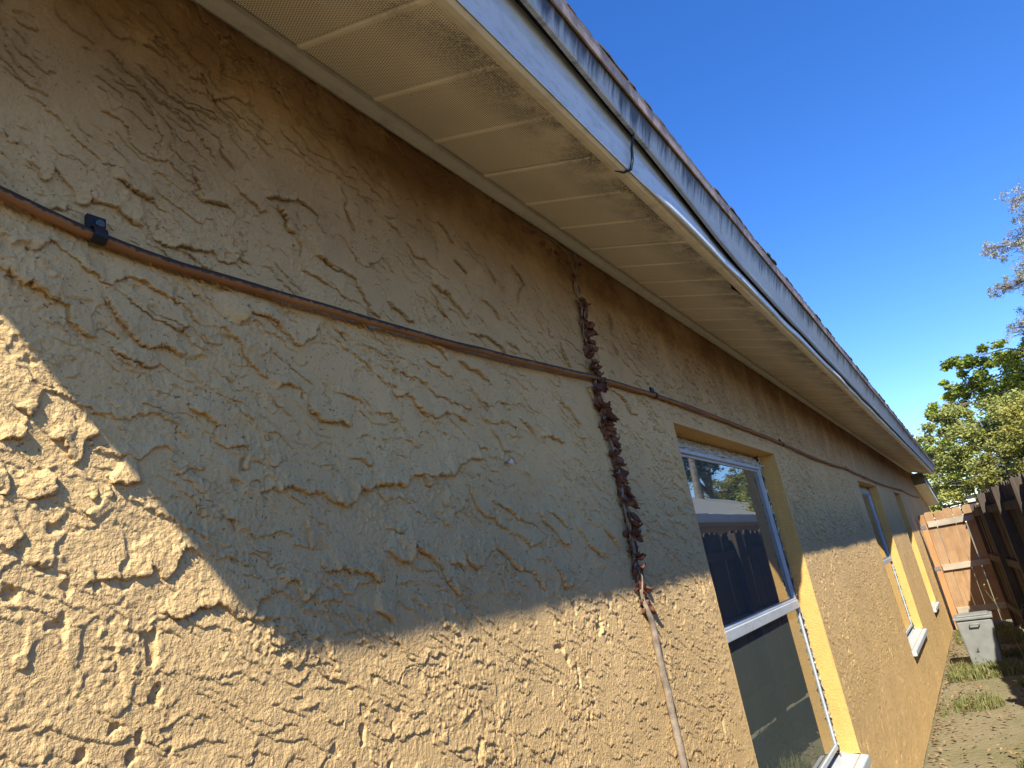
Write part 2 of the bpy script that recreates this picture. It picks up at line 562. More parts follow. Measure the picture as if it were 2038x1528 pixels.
M_FENCE = mat_wood('weathered_fence_wood', (0.050, 0.037, 0.030), (0.095, 0.070, 0.054), (0.080, 0.066, 0.058))
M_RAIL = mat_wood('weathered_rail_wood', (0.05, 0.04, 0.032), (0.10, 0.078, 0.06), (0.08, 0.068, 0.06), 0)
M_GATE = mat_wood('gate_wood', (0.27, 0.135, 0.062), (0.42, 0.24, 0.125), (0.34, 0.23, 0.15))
M_GPOST = mat_wood('gate_post_wood', (0.36, 0.17, 0.075), (0.46, 0.24, 0.11), (0.40, 0.21, 0.10))
M_GRAIL = mat_wood('gate_rail_wood', (0.33, 0.26, 0.21), (0.46, 0.38, 0.31), (0.40, 0.35, 0.30), 1)
M_BARK = plain('bark', (0.15, 0.125, 0.105), 0.95, 0.45, 6, bump=0.8)
EDGES = '''
1 315,641 322,634 332,633 336,625 330,615 338,610 344,618 349,632 353,638 359,629 366,622 377,611 381,599 390,599 396,615 403,609 416,605 426,602 437,595 448,592 453,584 469,588
1 478,581 489,578 507,576 515,582 534,584 554,586 573,593 579,588 589,584 610,585 612,595 621,607 640,608
2 417,654 432,655 447,651 462,648 477,646 494,647
1 297,507 306,508 315,512 324,512 333,508 337,500 343,512 352,520 362,511 371,503 381,498 396,495 407,488 420,485 429,487 440,497 448,509 461,510 473,505 486,502 501,497 513,489 526,485 532,478 545,465 558,458 575,463 590,469 598,455 607,446 621,438 627,424 635,412 647,399 669,396
1 303,463 309,473 317,468 326,463 337,462 347,453 357,447 371,441 379,434 383,423 391,413 404,409 416,413
1 419,475 420,460 426,446 436,437 445,429 459,417 473,410 485,406 499,412 517,405 534,418
1 440,481 447,472 459,462 471,455 483,447 497,442 512,438 531,448 536,457
1 427,397 438,393 454,387 470,387 484,383 497,383
1 617,475 624,494 635,515 647,507 667,507 680,500 696,491 717,487 737,473 757,492 774,506 792,495
1 595,791 604,782 616,771 626,762
1 607,743 618,736 634,733 650,725 663,714 673,704 694,706
1 544,728 552,716 561,706 568,698 559,684 570,673 590,687 609,695 619,688
1 704,731 706,718 724,708 726,691 749,693
1 671,731 693,743 716,744 739,754 760,769 783,758 800,747 803,729 811,710 832,704
1 752,701 753,673 759,650 751,623 772,609 796,608 825,606 837,607 853,595 870,596
1 783,657 806,662 826,652 842,646 864,646
1 478,466 490,459 505,452 520,448
1 345,570 357,578 365,589 366,598
1 528,388 542,378 555,365
1 351,267 361,261 366,260 371,264 378,250 382,242 394,256 402,266 411,277 414,294
1 309,262 319,265 327,270 331,279
1 332,196 347,198 357,200 364,203 364,223 360,237
1 312,199 322,201 324,209 317,228
1 392,199 400,193 405,202 403,214
1 413,202 421,194 427,202 421,215
1 398,91 407,103 418,105 432,106 440,107 452,102 466,99 473,101 475,119 479,117 490,106 499,110 504,118 511,133 518,136 530,129 542,121 549,113
1 485,53 503,49 521,51 537,57 559,57 579,51 597,40 611,45 628,60 640,68 651,58
2 315,137 321,142 327,154 338,158
1 419,225 431,220 443,222 467,226
1 533,340 538,328 554,321 563,319 572,309 569,296 576,282 587,274 604,278 624,283
1 618,280 619,262 619,244 628,247
1 643,288 649,275 650,255 668,255 685,261 692,267
1 635,216 644,211 659,220 682,223 701,225 717,213 734,214 758,211 783,204 820,208
1 504,228 521,234 535,238 553,237 561,243
1 731,114 740,103 756,92 774,96 785,101 805,92
1 666,68 673,82 689,84 700,68 708,55 720,71 733,68 745,61
1 677,378 685,389 698,389 715,384 726,390
1 742,371 748,360 765,347 783,344 806,343 825,336 836,331
1 583,182 593,173 598,158 600,146
1 713,170 721,149 725,130
1 346,321 332,325 340,333
1 317,308 329,299 336,290 346,310
1 394,179 400,171 404,165
1 343,124 349,130 355,122 365,118
1 877,858 877,839 887,823 881,796 893,761 905,744
1 993,835 1024,831 1033,848
1 1001,821 1026,805 1050,789 1070,770 1084,758 1114,759 1143,751 1172,743 1202,745
1 1166,899 1190,889 1214,880 1219,855 1242,854
1 815,659 831,654 857,651 882,639 884,619 899,597 916,583 937,570 951,566
1 1140,679 1141,654 1156,638 1176,631
1 1118,716 1141,710 1169,699 1193,690 1214,670 1237,656 1252,646
1 1306,738 1332,726 1359,715 1377,695 1390,674
1 970,626 988,607 1007,600 1026,588 1047,585
1 1222,618 1248,616 1285,624 1319,619 1352,606 1381,600 1392,586
1 1395,622 1434,622 1456,612 1466,589
1 1051,517 1070,505 1103,500 1130,489 1158,477
1 813,534 824,520 839,506 845,487 857,481
1 971,476 989,466 1013,458 1038,449 1065,448
1 1163,530 1199,522 1230,516 1269,510 1301,498
1 1496,886 1508,868 1540,857 1551,833 1512,794 1495,752
1 1647,729 1647,701 1673,691
1 1695,696 1704,665 1724,636 1744,607
1 2117,912 2127,875 2106,817
1 2088,793 2113,760 2123,723
1 1353,837 1381,826 1394,799 1409,784
1 1225,807 1250,796 1280,778
1 1067,544 1101,545 1123,540 1137,518
1 786,394 810,399 834,395 849,388 865,383 883,388
1 936,436 952,421 965,408 986,417 1005,411 1017,395 1037,386 1062,380 1093,394 1129,400 1157,394 1179,383
1 1028,452 1053,445 1079,437 1100,427 1134,426 1163,419 1185,410 1211,411
1 912,375 932,381 944,367 965,352
1 780,342 799,344 818,338 838,333
1 960,324 984,325 1003,318 1025,313
1 1208,479 1223,460 1246,445 1286,442 1330,449 1359,444
1 1238,417 1247,399 1280,395 1310,401 1347,405 1373,391 1382,370
1 1264,387 1280,368 1295,349 1305,335 1341,334
1 810,268 823,277 843,277 856,267 871,274
2 766,215 782,207 806,205 824,211 834,225 851,221 882,231 909,238 945,238 966,251 998,263 1028,263 1059,261 1100,272 1126,285 1170,297 1217,306
1 1003,263 1009,243 1027,230
1 1048,258 1049,238 1050,217 1075,207 1100,222
1 1143,256 1149,234 1156,212 1168,191 1195,176 1230,162 1271,146 1324,136 1353,113 1397,110 1412,96
1 1211,212 1248,203 1277,190 1315,177 1349,169 1378,167 1396,140
1 887,122 906,112 922,101 942,100 953,123 975,117 998,112 1010,95 1037,78 1038,59 1053,36 1080,16
1 1070,134 1095,125 1107,104 1119,87 1140,79 1165,84 1182,101 1214,105 1249,91 1270,72 1308,62 1341,53 1355,29 1394,11
1 753,93 771,96 781,103 796,91 813,83 836,83 854,69 873,58
1 1033,184 1051,173 1064,156
1 1381,293 1404,269 1403,243 1418,218
1 1410,193 1433,169 1465,143 1491,122 1538,110
1 1442,194 1480,185 1517,168 1540,138
1 1584,157 1611,132 1646,100 1689,85 1709,61
1 1621,524 1640,496 1688,467 1718,440 1714,403 1756,405
1 1474,384 1527,389 1568,379 1611,369
1 1389,419 1431,402 1465,383
1 1741,153 1779,119 1816,80
1 1447,70 1459,37 1482,11 1519,17
1 915,164 927,154 940,154 942,163
1 1044,87 1070,89 1099,71
1 847,20 866,14 889,3
1 1824,589 1849,543 1880,508
1 1997,601 2044,591 2089,574 2122,529 2193,526'''

# ------------------------------------------------------------------ ground


def mat_ground():
    m = Mat('yard_soil', 0.95, 0.1)
    p = m.pos()
    n = m.noise(p, 1.3, 5, 0.6)
    c = m.mix(m.ramp(n, [(0.38, 0.0), (0.62, 1.0)]), (0.22, 0.175, 0.115), (0.15, 0.13, 0.07))
    c = m.mix(m.math('MULTIPLY', m.noise(p, 45, 4), 0.45), c, (0.18, 0.14, 0.085))
    m.color(c)
    m.bump(m.noise(p, 28, 5), 0.7, 0.03)
    return m.m


M_GROUND = mat_ground()
gx = np.concatenate([[-600, -100, -20], np.arange(-4, 22, 0.25), [30, 60, 200, 900]])
gy = np.concatenate([[-700, -150, -40, -12], np.arange(-4, 3, 0.25), [12, 40, 150, 600]])
GX, GY = np.meshgrid(gx, gy, indexing='ij')
GZ = 0.03 * fbm(GX * 0.8, GY * 0.8, 3) * (np.abs(GX - 9) < 14) * (np.abs(GY) < 5) - 0.02
V = np.stack([GX, GY, GZ], -1).reshape(-1, 3)
na, nb = GX.shape
I = np.arange(na * nb).reshape(na, nb)
F = np.stack([I[:-1, :-1], I[1:, :-1], I[1:, 1:], I[:-1, 1:]], -1).reshape(-1, 4)
tag(link('ground', mesh_np('ground', V, F, True), M_GROUND), kind='structure')

# ------------------------------------------------------------------ the house: heavy trowelled stucco wall
X0, X1 = -0.20, 19.2
SOFW = 1.115                      # soffit meets the wall this far above the lens
TAN = 0.364
WINDOWS = [(2.53, 4.14), (7.48, 9.02), (11.02, 11.95)]
HEAD, SILL = 0.545, -1.03         # relative to the lens
POLY = []
for ln in EDGES.strip().split('\n'):
    k, *pp = ln.split()
    POLY.append((int(k), np.array([[float(q) / 1000 for q in s.split(',')] for s in pp])))


def relief(Xs, Zs):
    """relief of the stucco in metres on the grid Xs x Zs (Zs relative to the lens)"""
    X, Z = np.meshgrid(Xs, Zs, indexing='ij')
    wx = 0.0048 * fbm(X * 85, Z * 85, 21, 2) + 0.007 * vn(X * 28, Z * 28, 22)
    wz = 0.0048 * fbm(X * 85, Z * 85, 23, 2) + 0.007 * vn(X * 28, Z * 28, 24)
    # trowel strokes: long ragged lips, the thick side up and to the right
    a = math.radians(-27)
    Xw, Zw = X + wx, Z + wz
    al = Xw * math.cos(a) + Zw * math.sin(a)
    ac = -Xw * math.sin(a) + Zw * math.cos(a)
    inside = sstep(0.0, 0.05, (0.634 + 0.53 * (X - 0.29)) - Z) * sstep(0.0, 0.05, Z - (0.09 - 0.11 * X)) * sstep(2.35, 1.9, X) * sstep(0.2, 0.28, X)
    H = np.zeros_like(X)
    OX = np.zeros_like(X)
    OZ = np.zeros_like(X)
    for sp, ln_, amp, sd, hh in ((0.085, 0.30, 1.15, 41, 0.0078), (0.046, 0.15, 0.95, 47, 0.0062), (0.026, 0.085, 0.9, 53, 0.0046)):
        ph = -ac / sp + amp * 1.5 * fbm(al / ln_, ac / (ln_ * 0.5), sd, 3) + 0.35 * fbm(al / 0.035, ac / 0.03, sd + 9, 2)
        fr = ph - np.floor(ph)
        gate = sstep(0.06, 0.38, fbm(al / (ln_ * 0.55), ac / (sp * 1.1), sd + 15, 2) + (0.15 if sp > 0.08 else 0.26))
        saw = (0.75 * np.power(fr, 3.0) + 0.25 * np.power(fr, 14)) * sstep(1.0, 0.974, fr)
        lip = 0.0042 * (hh / 0.0078) * gate * np.exp(-((1 - fr) * sp / 0.0035) ** 2)
        OX += math.sin(a) * lip
        OZ -= math.cos(a) * lip
        if sp < 0.03:
            gate = gate * (1 - 0.35 * inside)
        H = np.maximum(H, hh * saw * gate) - 0.0022 * gate * np.exp(-(fr * sp / 0.004) ** 2) * (hh / 0.0078)
    # calmer, flatter floats low down and on the first metre
    calm = np.maximum(0.55 * sstep(0.05, -0.08, Z), 0.60 * sstep(0.0, -0.08, Z - (0.438 - 1.196 * (X - 0.30))))
    fs = (1 - 0.15 * inside) * (1 - calm)
    H = H * fs
    OX *= fs
    OZ *= fs
    # the larger lips one by one
    near = np.zeros_like(X)
    for q, (kind, P) in enumerate(POLY):
        m_ = 0.11
        i0, i1 = np.searchsorted(Xs, (P[:, 0].min() - m_, P[:, 0].max() + m_))
        j0, j1 = np.searchsorted(Zs, (P[:, 1].min() - m_, P[:, 1].max() + m_))
        if i1 - i0 < 2 or j1 - j0 < 2:
            continue
        x = Xw[i0:i1, j0:j1]
        z = Zw[i0:i1, j0:j1]
        best = np.full(x.shape, 9.0)
        perp = np.zeros_like(x)
        nx = np.zeros_like(x)
        nz = np.zeros_like(x)
        arc = np.zeros_like(x)
        seg = np.diff(P, axis=0)
        L = np.hypot(seg[:, 0], seg[:, 1])
        acc = 0.0
        for (ax, az), (dx, dz), l in zip(P[:-1], seg, L):
            if l < 1e-6:
                continue
            t = np.clip(((x - ax) * dx + (z - az) * dz) / (l * l), 0, 1)
            d = np.hypot(x - ax - t * dx, z - az - t * dz)
            pr = ((z - az) * dx - (x - ax) * dz) / l
            better = (d < best - 1e-7) | ((np.abs(d - best) <= 1e-7) & (np.abs(pr) > np.abs(perp)))
            best = np.where(better, d, best)
            perp = np.where(better, pr, perp)
            arc = np.where(better, acc + t * l, arc)
            nx = np.where(better, -dz / l, nx)
            nz = np.where(better, dx / l, nz)
            acc += l
        s = np.where(perp >= 0, best, -best)
        rr = np.random.default_rng(q)
        Lf = 0.024 + 0.040 * rr.random()
        hh = (0.0092 + 0.0050 * rr.random()) * (0.7 if P[:, 0].max() < 0.62 and P[:, 1].max() < 0.46 else 1.0) * (1.35 if kind == 2 else 1.0)
        hh = hh * (0.72 + 0.5 * vn(arc * 30, arc * 0 + q, 61))
        tp = sstep(0.0, min(0.022, acc * 0.25), np.minimum(arc, acc - arc) + 0.002)
        h = hh * tp * sstep(-0.0007, 0.0009, s) * (0.32 * np.exp(-np.maximum(s, 0) / 0.006) + 0.68 * np.exp(-(np.maximum(s, 0) / Lf) ** 1.5))
        h = h - 0.0040 * tp * np.exp(-(np.minimum(s, 0) / 0.0038) ** 2) * (s < 0)
        lip = 0.0052 * (hh / 0.010) * tp * np.exp(-(s / 0.0034) ** 2) * (s > -0.0002)
        OX[i0:i1, j0:j1] -= nx * lip
        OZ[i0:i1, j0:j1] -= nz * lip
        sub = H[i0:i1, j0:j1]
        H[i0:i1, j0:j1] = np.where(h > 0, np.maximum(sub, h), sub + h)
        near[i0:i1, j0:j1] = np.maximum(near[i0:i1, j0:j1], tp * np.exp(-np.maximum(s, 0) / 0.03) * (s > 0))
    # sandy clots and pits on the rough areas, flat trowelled floats between
    rough = np.clip(sstep(-0.05, 0.45, fbm(X * 9, Z * 11, 71, 3)) + 0.45 * near, 0, 1) * (1 - 0.8 * calm)
    clot = np.maximum(0, fbm(Xw * 120, Zw * 120, 73, 2) - 0.02)
    clot2 = np.maximum(0, vn(Xw * 55, Zw * 60, 77) - 0.25)
    H = H + rough * (0.0026 * clot + 0.0010 * clot2)
    H = H + 0.0026 * np.maximum(0, vn(X * 210, Z * 210, 79)) ** 2 * (0.15 + rough) - 0.0016 * np.maximum(0, vn(X * 190, Z * 170, 80) - 0.35) * (0.3 + rough)
    pit = sstep(0.62, 0.80, vn(Xw * 60, Zw * 46, 83)) * sstep(-0.15, 0.35, vn(X * 6, Z * 6, 84))
    H = H - 0.0045 * pit
    clump = sstep(0.62, 0.86, vn(Xw * 36 + 3, Zw * 36, 88)) * sstep(0.0, 0.5, vn(X * 5, Z * 5, 89) + 0.15)
    H = H + 0.0018 * clump
    H = H + 0.0020 * fbm(X * 4.5, Z * 5.5, 91, 3)
    gain = 1 + 0.55 * sstep(1.9, 3.0, X) * sstep(-0.1, 0.1, Z)
    H = H * gain
    OX *= gain
    OZ *= gain
    # smoother where the window edges were dressed
    for wa, wb in WINDOWS:
        dx = np.maximum(np.maximum(wa - X, X - wb), 0)
        dz = np.maximum(np.maximum(SILL - Z, Z - HEAD), 0)
        k_ = sstep(0.0, 0.035, np.hypot(dx, dz))
        H = H * k_
        OX = OX * k_
        OZ = OZ * k_
    ed = sstep(Xs[0], Xs[0] + 0.012, X) * sstep(Xs[-1], Xs[-1] - 0.012, X)
    return H, OX * ed, OZ * ed


def graded(a, b, f):
    out = [a]
    while out[-1] < b:
        out.append(out[-1] + f(out[-1]))
    out = np.array(out)
    return a + (out - a) * (b - a) / (out[-1] - a)


def wall_chunk(xs, zs):
    for wa, wb in WINDOWS:
        for e in (wa, wb):
            if xs[0] < e < xs[-1]:
                xs[np.argmin(np.abs(xs - e))] = e
    for e in (HEAD, SILL):
        zs[np.argmin(np.abs(zs - e))] = e
    H, OX, OZ = relief(xs, zs)
    X, Z = np.meshgrid(xs, zs, indexing='ij')
    V = np.stack([X + OX, WY - H, Z + OZ + EYE], -1).reshape(-1, 3)
    a, b = X.shape
    I = np.arange(a * b).reshape(a, b)
    F = np.stack([I[:-1, :-1], I[1:, :-1], I[1:, 1:], I[:-1, 1:]], -1)
    cx = (xs[1:] + xs[:-1]) / 2
    cz = (zs[1:] + zs[:-1]) / 2
    keep = np.ones(F.shape[:2], bool)
    for wa, wb in WINDOWS:
        keep &= ~(((cx > wa) & (cx < wb))[:, None] & ((cz > SILL) & (cz < HEAD))[None, :])
    return V, F[keep]


house = empty('house', (0, 0, 0))
tag(house, 'tan house with heavily trowelled stucco wall, sloping soffit and three recessed windows', 'house')

chunks = []
TOP = SOFW + 0.03
zA = np.concatenate([graded(-EYE, -0.32, lambda v: 0.012)[:-1], graded(-0.32, TOP, lambda v: 0.0017)])
chunks.append(wall_chunk(graded(X0, 1.05, lambda v: 0.005 if v < 0.24 else max(0.0016, 0.72 * (v * v + 0.72) / (0.85 * 683))), zA))
zB = np.concatenate([graded(-EYE, -0.68, lambda v: 0.012)[:-1], graded(-0.68, TOP, lambda v: 0.0024)])
chunks.append(wall_chunk(graded(1.05, 2.40, lambda v: 0.5 * (v * v + 0.72) / (0.85 * 683)), zB))
zC = np.concatenate([graded(-EYE, -0.9, lambda v: 0.010)[:-1], graded(-0.9, TOP, lambda v: 0.0042)])
chunks.append(wall_chunk(graded(2.40, 7.0, lambda v: 0.0068 if v < 5 else 0.012), zC))
chunks.append(wall_chunk(graded(7.0, X1, lambda v: 0.03), graded(-EYE, TOP, lambda v: 0.0095)))
V = []
F = []
n = 0
for v, f in chunks:
    V.append(v)
    F.append(f + n)
    n += len(v)
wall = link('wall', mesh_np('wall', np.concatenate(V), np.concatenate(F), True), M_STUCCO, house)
mb = MB()
mb.box(X0, X0 + 0.2, WY + 0.004, WY + 8.0, 0, EYE + SOFW + 0.02)
mb.box(X0 + 0.2, X1, WY + 0.22, WY + 0.3, 0, EYE + SOFW + 0.02)
mb.box(X0, X1, WY + 7.8, WY + 8.0, 0, EYE + SOFW + 0.02)
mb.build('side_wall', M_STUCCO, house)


# recessed windows: dressed reveals, aluminium frame, two panes, old mortar left round the frame
def grid_patch(P, n1, n2, disp, nrm):
    """bilinear patch over 4 corners, pushed along nrm by disp(u,v)"""
    u = np.linspace(0, 1, n1)
    v = np.linspace(0, 1, n2)
    U, Vv = np.meshgrid(u, v, indexing='ij')
    P = [np.array(p, float) for p in P]
    pt = (P[0] * ((1 - U) * (1 - Vv))[..., None] + P[1] * (U * (1 - Vv))[..., None] + P[2] * (U * Vv)[..., None] + P[3] * ((1 - U) * Vv)[..., None])
    pt = pt + np.array(nrm, float) * disp(pt[..., 0] + pt[..., 1] * 1.7, pt[..., 2] + pt[..., 1] * 2.3)[..., None]
    I = np.arange(n1 * n2).reshape(n1, n2)
    F = np.stack([I[:-1, :-1], I[1:, :-1], I[1:, 1:], I[:-1, 1:]], -1).reshape(-1, 4)
    return pt.reshape(-1, 3), F


def rdisp(a, b):
    return 0.0012 * fbm(a * 40, b * 40, 5, 3) + 0.0016 * sstep(0.25, 0.5, fbm(a * 22, b * 9, 8, 2))


DEP = 0.090


def make_window(wa, wb, lite_label=None):
    w = empty('window', (0, 0, 0), 0, house)
    yf, yb = WY - 0.0005, WY + DEP + 0.03
    zt, zb = EYE + HEAD, EYE + SILL
    V = []
    F = []
    n = 0
    for P, a, b, nrm in (
        ([(wa, yf, zt), (wb, yf, zt), (wb, yb, zt), (wa, yb, zt)], 160, 16, (0, 0, -1)),
        ([(wb, yf, zt), (wb, yf, zb), (wb, yb, zb), (wb, yb, zt)], 160, 16, (-1, 0, 0)),
        ([(wa, yf, zb), (wa, yf, zt), (wa, yb, zt), (wa, yb, zb)], 160, 16, (1, 0, 0)),
    ):
        v, f = grid_patch(P, a, b, rdisp, nrm)
        V.append(v)
        F.append(f + n)
        n += len(v)
    link('reveal', mesh_np('reveal', np.concatenate(V), np.concatenate(F), True), M_REVEAL, w)
    # frame bars
    fa, fb, ft, fz = wa + 0.05, wb - 0.085, zt - 0.055, zb + 0.045
    y0, y1 = WY + DEP - 0.012, WY + DEP + 0.028
    rail = EYE - 0.262
    mb = MB()
    t = 0.024
    mb.box(fa, fb, y0, y1, ft - t, ft)
    mb.box(fa, fb, y0, y1, fz, fz + t)
    mb.box(fa, fa + t, y0 + 0.001, y1 - 0.001, fz + t, ft - t)
    mb.box(fb - t, fb, y0 + 0.001, y1 - 0.001, fz + t, ft - t)
    # slim inner glazing bead
    for (a0, a1, c0, c1) in ((fa + t, fb - t, ft - t - 0.012, ft - t),):
        mb.box(a0, a1, y0 + 0.012, y1 - 0.004, c0, c1)
    mb.build('frame', M_FRAME, w, bevel=0.003)
    mb = MB().box(fa + t, fb - t, y0 - 0.010, y1 - 0.006, rail - 0.030, rail + 0.012)
    mb.box(fa + t, fb - t, y0 - 0.002, y1 - 0.006, rail + 0.012, rail + 0.022)
    mb.build('sash_rail', M_FRAME, w, bevel=0.003)
    MB().box(fa + t, fb - t, y0 + 0.018, y0 + 0.022, rail + 0.020, ft - t - 0.010).build('pane', M_GLASS, w)
    MB().box(fa + t, fb - t, y0 + 0.008, y0 + 0.012, fz + t, rail - 0.028).build('pane', M_GLASS, w)
    # broken mortar between frame and reveal
    V = []
    F = []
    n = 0

    def mort(a, b):
        return 0.010 * fbm(a * 45, b * 45, 15, 3) + 0.012 * np.maximum(0, vn(a * 80, b * 80, 18))
    yy = y0 - 0.002
    for P, a, b, nrm in (
        ([(wa, yy + 0.030, zt + 0.004), (wa, yy, ft - 0.004), (wb, yy, ft - 0.004), (wb, yy + 0.030, zt + 0.004)], 14, 300, (0, -1, -0.35)),
        ([(fb - 0.004, yy, zt), (fb - 0.004, yy, zb), (wb + 0.004, yy + 0.035, zb), (wb + 0.004, yy + 0.035, zt)], 300, 14, (-0.35, -1, 0)),
        ([(wa - 0.004, yy + 0.02, zt), (wa - 0.004, yy + 0.02, zb), (fa + 0.004, yy + 0.01, zb), (fa + 0.004, yy + 0.01, zt)], 300, 10, (0.2, -1, 0)),
    ):
        v, f = grid_patch(P, a, b, mort, nrm)
        V.append(v)
        F.append(f + n)
        n += len(v)
    link('mortar_bead', mesh_np('mortar_bead', np.concatenate(V), np.concatenate(F), True), M_MORTAR, w)
    mb = MB()
    mb.add([(wa - 0.02, WY - 0.035, zb - 0.055), (wb + 0.02, WY - 0.035, zb - 0.055), (wb + 0.02, WY + DEP + 0.03, zb - 0.055), (wa - 0.02, WY + DEP + 0.03, zb - 0.055),
            (wa - 0.02, WY - 0.035, zb - 0.012), (wb + 0.02, WY - 0.035, zb - 0.012), (wb + 0.02, WY + DEP + 0.03, zb + 0.012), (wa - 0.02, WY + DEP + 0.03, zb + 0.012)],
           [(0, 3, 2, 1), (4, 5, 6, 7), (0, 1, 5, 4), (1, 2, 6, 5), (2, 3, 7, 6), (3, 0, 4, 7)])
    mb.build('sill', M_FRAME, w, bevel=0.006)
    return w


for k, (wa, wb) in enumerate(WINDOWS):
    w = make_window(wa, wb)

# ------------------------------------------------------------------ eaves: sloped soffit, fascia, drip edge, shingles
RX0, RX1 = -0.266, 16.15
CO, SI = math.cos(math.atan(TAN)), math.sin(math.atan(TAN))


def slope(s, h=0.0):
    """point s along the soffit slope from the wall and h square to it -> (out, z)"""
    return (s * CO + h * SI, SOFW - s * SI + h * CO)


END = 0.418        # length of the soffit along the slope
soff = empty('soffit', (0, 0, 0), 0, house)
PW = 0.208
npan = int((RX1 - RX0) / PW)


def panel_mesh(cut):
    """one perforated soffit panel with folded ribs; cut(x) = how far its outer end falls short"""
    xs = [0.0, 0.0045, 0.0062, 0.0125, 0.0142, 0.0187, 0.06, 0.104, 0.148, PW + 0.004]
    hs = [0.000, -0.0006, -0.0026, -0.0026, -0.0008, 0.000, 0.0006, 0.0010, 0.0006, 0.0005]
    ss = [0.018, 0.10, 0.20, 0.30, 0.406]
    vs = []
    for x, h in zip(xs, hs):
        for s in ss:
            e = s - (cut(x) if s > 0.38 else 0)
            o, z = slope(e, h)
            vs.append((x, -o, z))
    m_ = len(ss)
    fs = []
    for i in range(len(xs) - 1):
        for j in range(m_ - 1):
            fs.append((i * m_ + j, i * m_ + j + 1, (i + 1) * m_ + j + 1, (i + 1) * m_ + j))
    return MB().add(vs, fs).mesh('soffit_panel')


pm = panel_mesh(lambda x: 0.0)
pm.materials.append(M_SOFFIT)
pr = random.Random(3)
for k in range(npan):
    x = RX0 - 0.02 + k * PW
    me = pm
    if 2.30 < x < 2.72 or 5.15 < x < 5.5:
        first = 2.30 < x < 2.52
        me = panel_mesh((lambda q: 0.012 + 0.030 * math.sin(min(1, q / PW) * 2.2) + 0.006 * math.sin(q * 170)) if first else (lambda q: max(0.0, 0.030 - 0.17 * q + 0.004 * math.sin(q * 190))))
        me.materials.append(M_SOFFIT)
    o = link('soffit_panel', me, None, soff)
    o.location = (x, WY, EYE + pr.uniform(-0.0012, 0.0004))
# sheet above the panels, the dark of the attic put into its colour
MB().add([(RX0 + 0.01, WY - slope(0.0, 0.05)[0], EYE + slope(0.0, 0.05)[1]), (RX1 - 0.01, WY - slope(0, 0.05)[0], EYE + slope(0, 0.05)[1]),
          (RX1 - 0.01, WY - slope(0.40, 0.05)[0], EYE + slope(0.40, 0.05)[1]), (RX0 + 0.01, WY - slope(0.40, 0.05)[0], EYE + slope(0.40, 0.05)[1])],
         [(0, 1, 2, 3)]).build('attic_dark_sheet', M_VOID, soff)

xe = np.concatenate([np.arange(RX0, 6, 0.035), np.linspace(6.0, RX1, 90)])


def w1(x, s=0):
    return float(vn(np.array([x]), np.array([s * 1.7]), s)[0])


sweep(xe, lambda x: [(0.002, SOFW - 0.036), (0.012, SOFW - 0.043 + 0.0012 * w1(x * 3, 4)), (0.026, SOFW - 0.040), (0.035, SOFW - 0.028), (0.036, SOFW - 0.016), (0.030, SOFW - 0.0115), (0.002, SOFW + 0.004)]).build('wall_trim', M_JTRIM, house, smooth=False)


# beige channel that takes the outer ends of the panels
def chan(x):
    sag = -0.002 - 0.0015 * w1(x * 2.1, 6)
    return [slope(0.386, -0.0035 + sag), slope(0.388, -0.006 + sag), slope(0.400, -0.007 + sag), slope(0.412, -0.0045 + sag), slope(END, 0.0), slope(END - 0.003, 0.012), slope(0.405, 0.008), slope(0.396, 0.002)]


sweep(xe, chan).build('soffit_channel', M_TRIM, house)


def board_low(x):
    """lower edge of the upper fascia board (height square to the soffit)"""
    return float(np.interp(x, [-0.3, 1.0, 1.57, 1.9, 2.2, 2.45, 3.0, 5.0, 20], [0.128, 0.118, 0.104, 0.085, 0.066, 0.056, 0.050, 0.048, 0.050])) + 0.002 * w1(x * 2.3, 9)


# thin metal fascia cover below, dented and sprung at its lower lip
def metal(x):
    bulge = float(np.interp(x, [-0.3, 1.4, 1.55, 1.75, 2.15, 2.5, 2.8, 4.3, 4.7, 5.1, 16.2], [0.002, 0.002, 0.004, 0.011, 0.012, 0.007, 0.003, 0.004, 0.010, 0.003, 0.003]))
    w = 0.003 * w1(x * 3.1, 12)
    hb = board_low(x)
    pts = [slope(END + 0.001 + bulge, 0.001), slope(END + 0.004 + bulge + w, 0.006), slope(END + 0.002 + bulge * 0.7 + w, 0.022), slope(END - 0.001 + bulge * 0.3 + w, hb * 0.55), slope(END - 0.012 + w, hb * 0.85), slope(END - 0.022, hb + 0.012)]
    back = [slope(END - 0.026, hb + 0.012), slope(END - 0.006 + bulge * 0.2, hb * 0.4), slope(END - 0.002, 0.004)]
    return pts + back


sweep(xe, metal).build('fascia_cover', M_METAL, house, smooth=False)


def board(x):
    hb = board_low(x)
    w = 0.0018 * w1(x * 1.9, 14)
    return [slope(END - 0.004 + w, hb), slope(END + 0.009 + w, hb - 0.001), slope(END + 0.0105 + w, hb + 0.004), slope(END + 0.0075 + w, hb + 0.02), slope(END + 0.007 + w, 0.176), slope(END - 0.012, 0.176)]


sweep(xe, board).build('fascia_board', M_FASCIA, house)


def drip(x):
    w = 0.0016 * w1(x * 4, 16)
    return [slope(END + 0.002, 0.1765), slope(END + 0.012 + w, 0.170), slope(END + 0.0145 + w, 0.171), slope(END + 0.013 + w, 0.192), slope(END + 0.0135 + w, 0.1975), slope(END - 0.03, 0.1975), slope(END - 0.03, 0.177)]


sweep(xe, drip).build('drip_edge', M_DRIP, house)
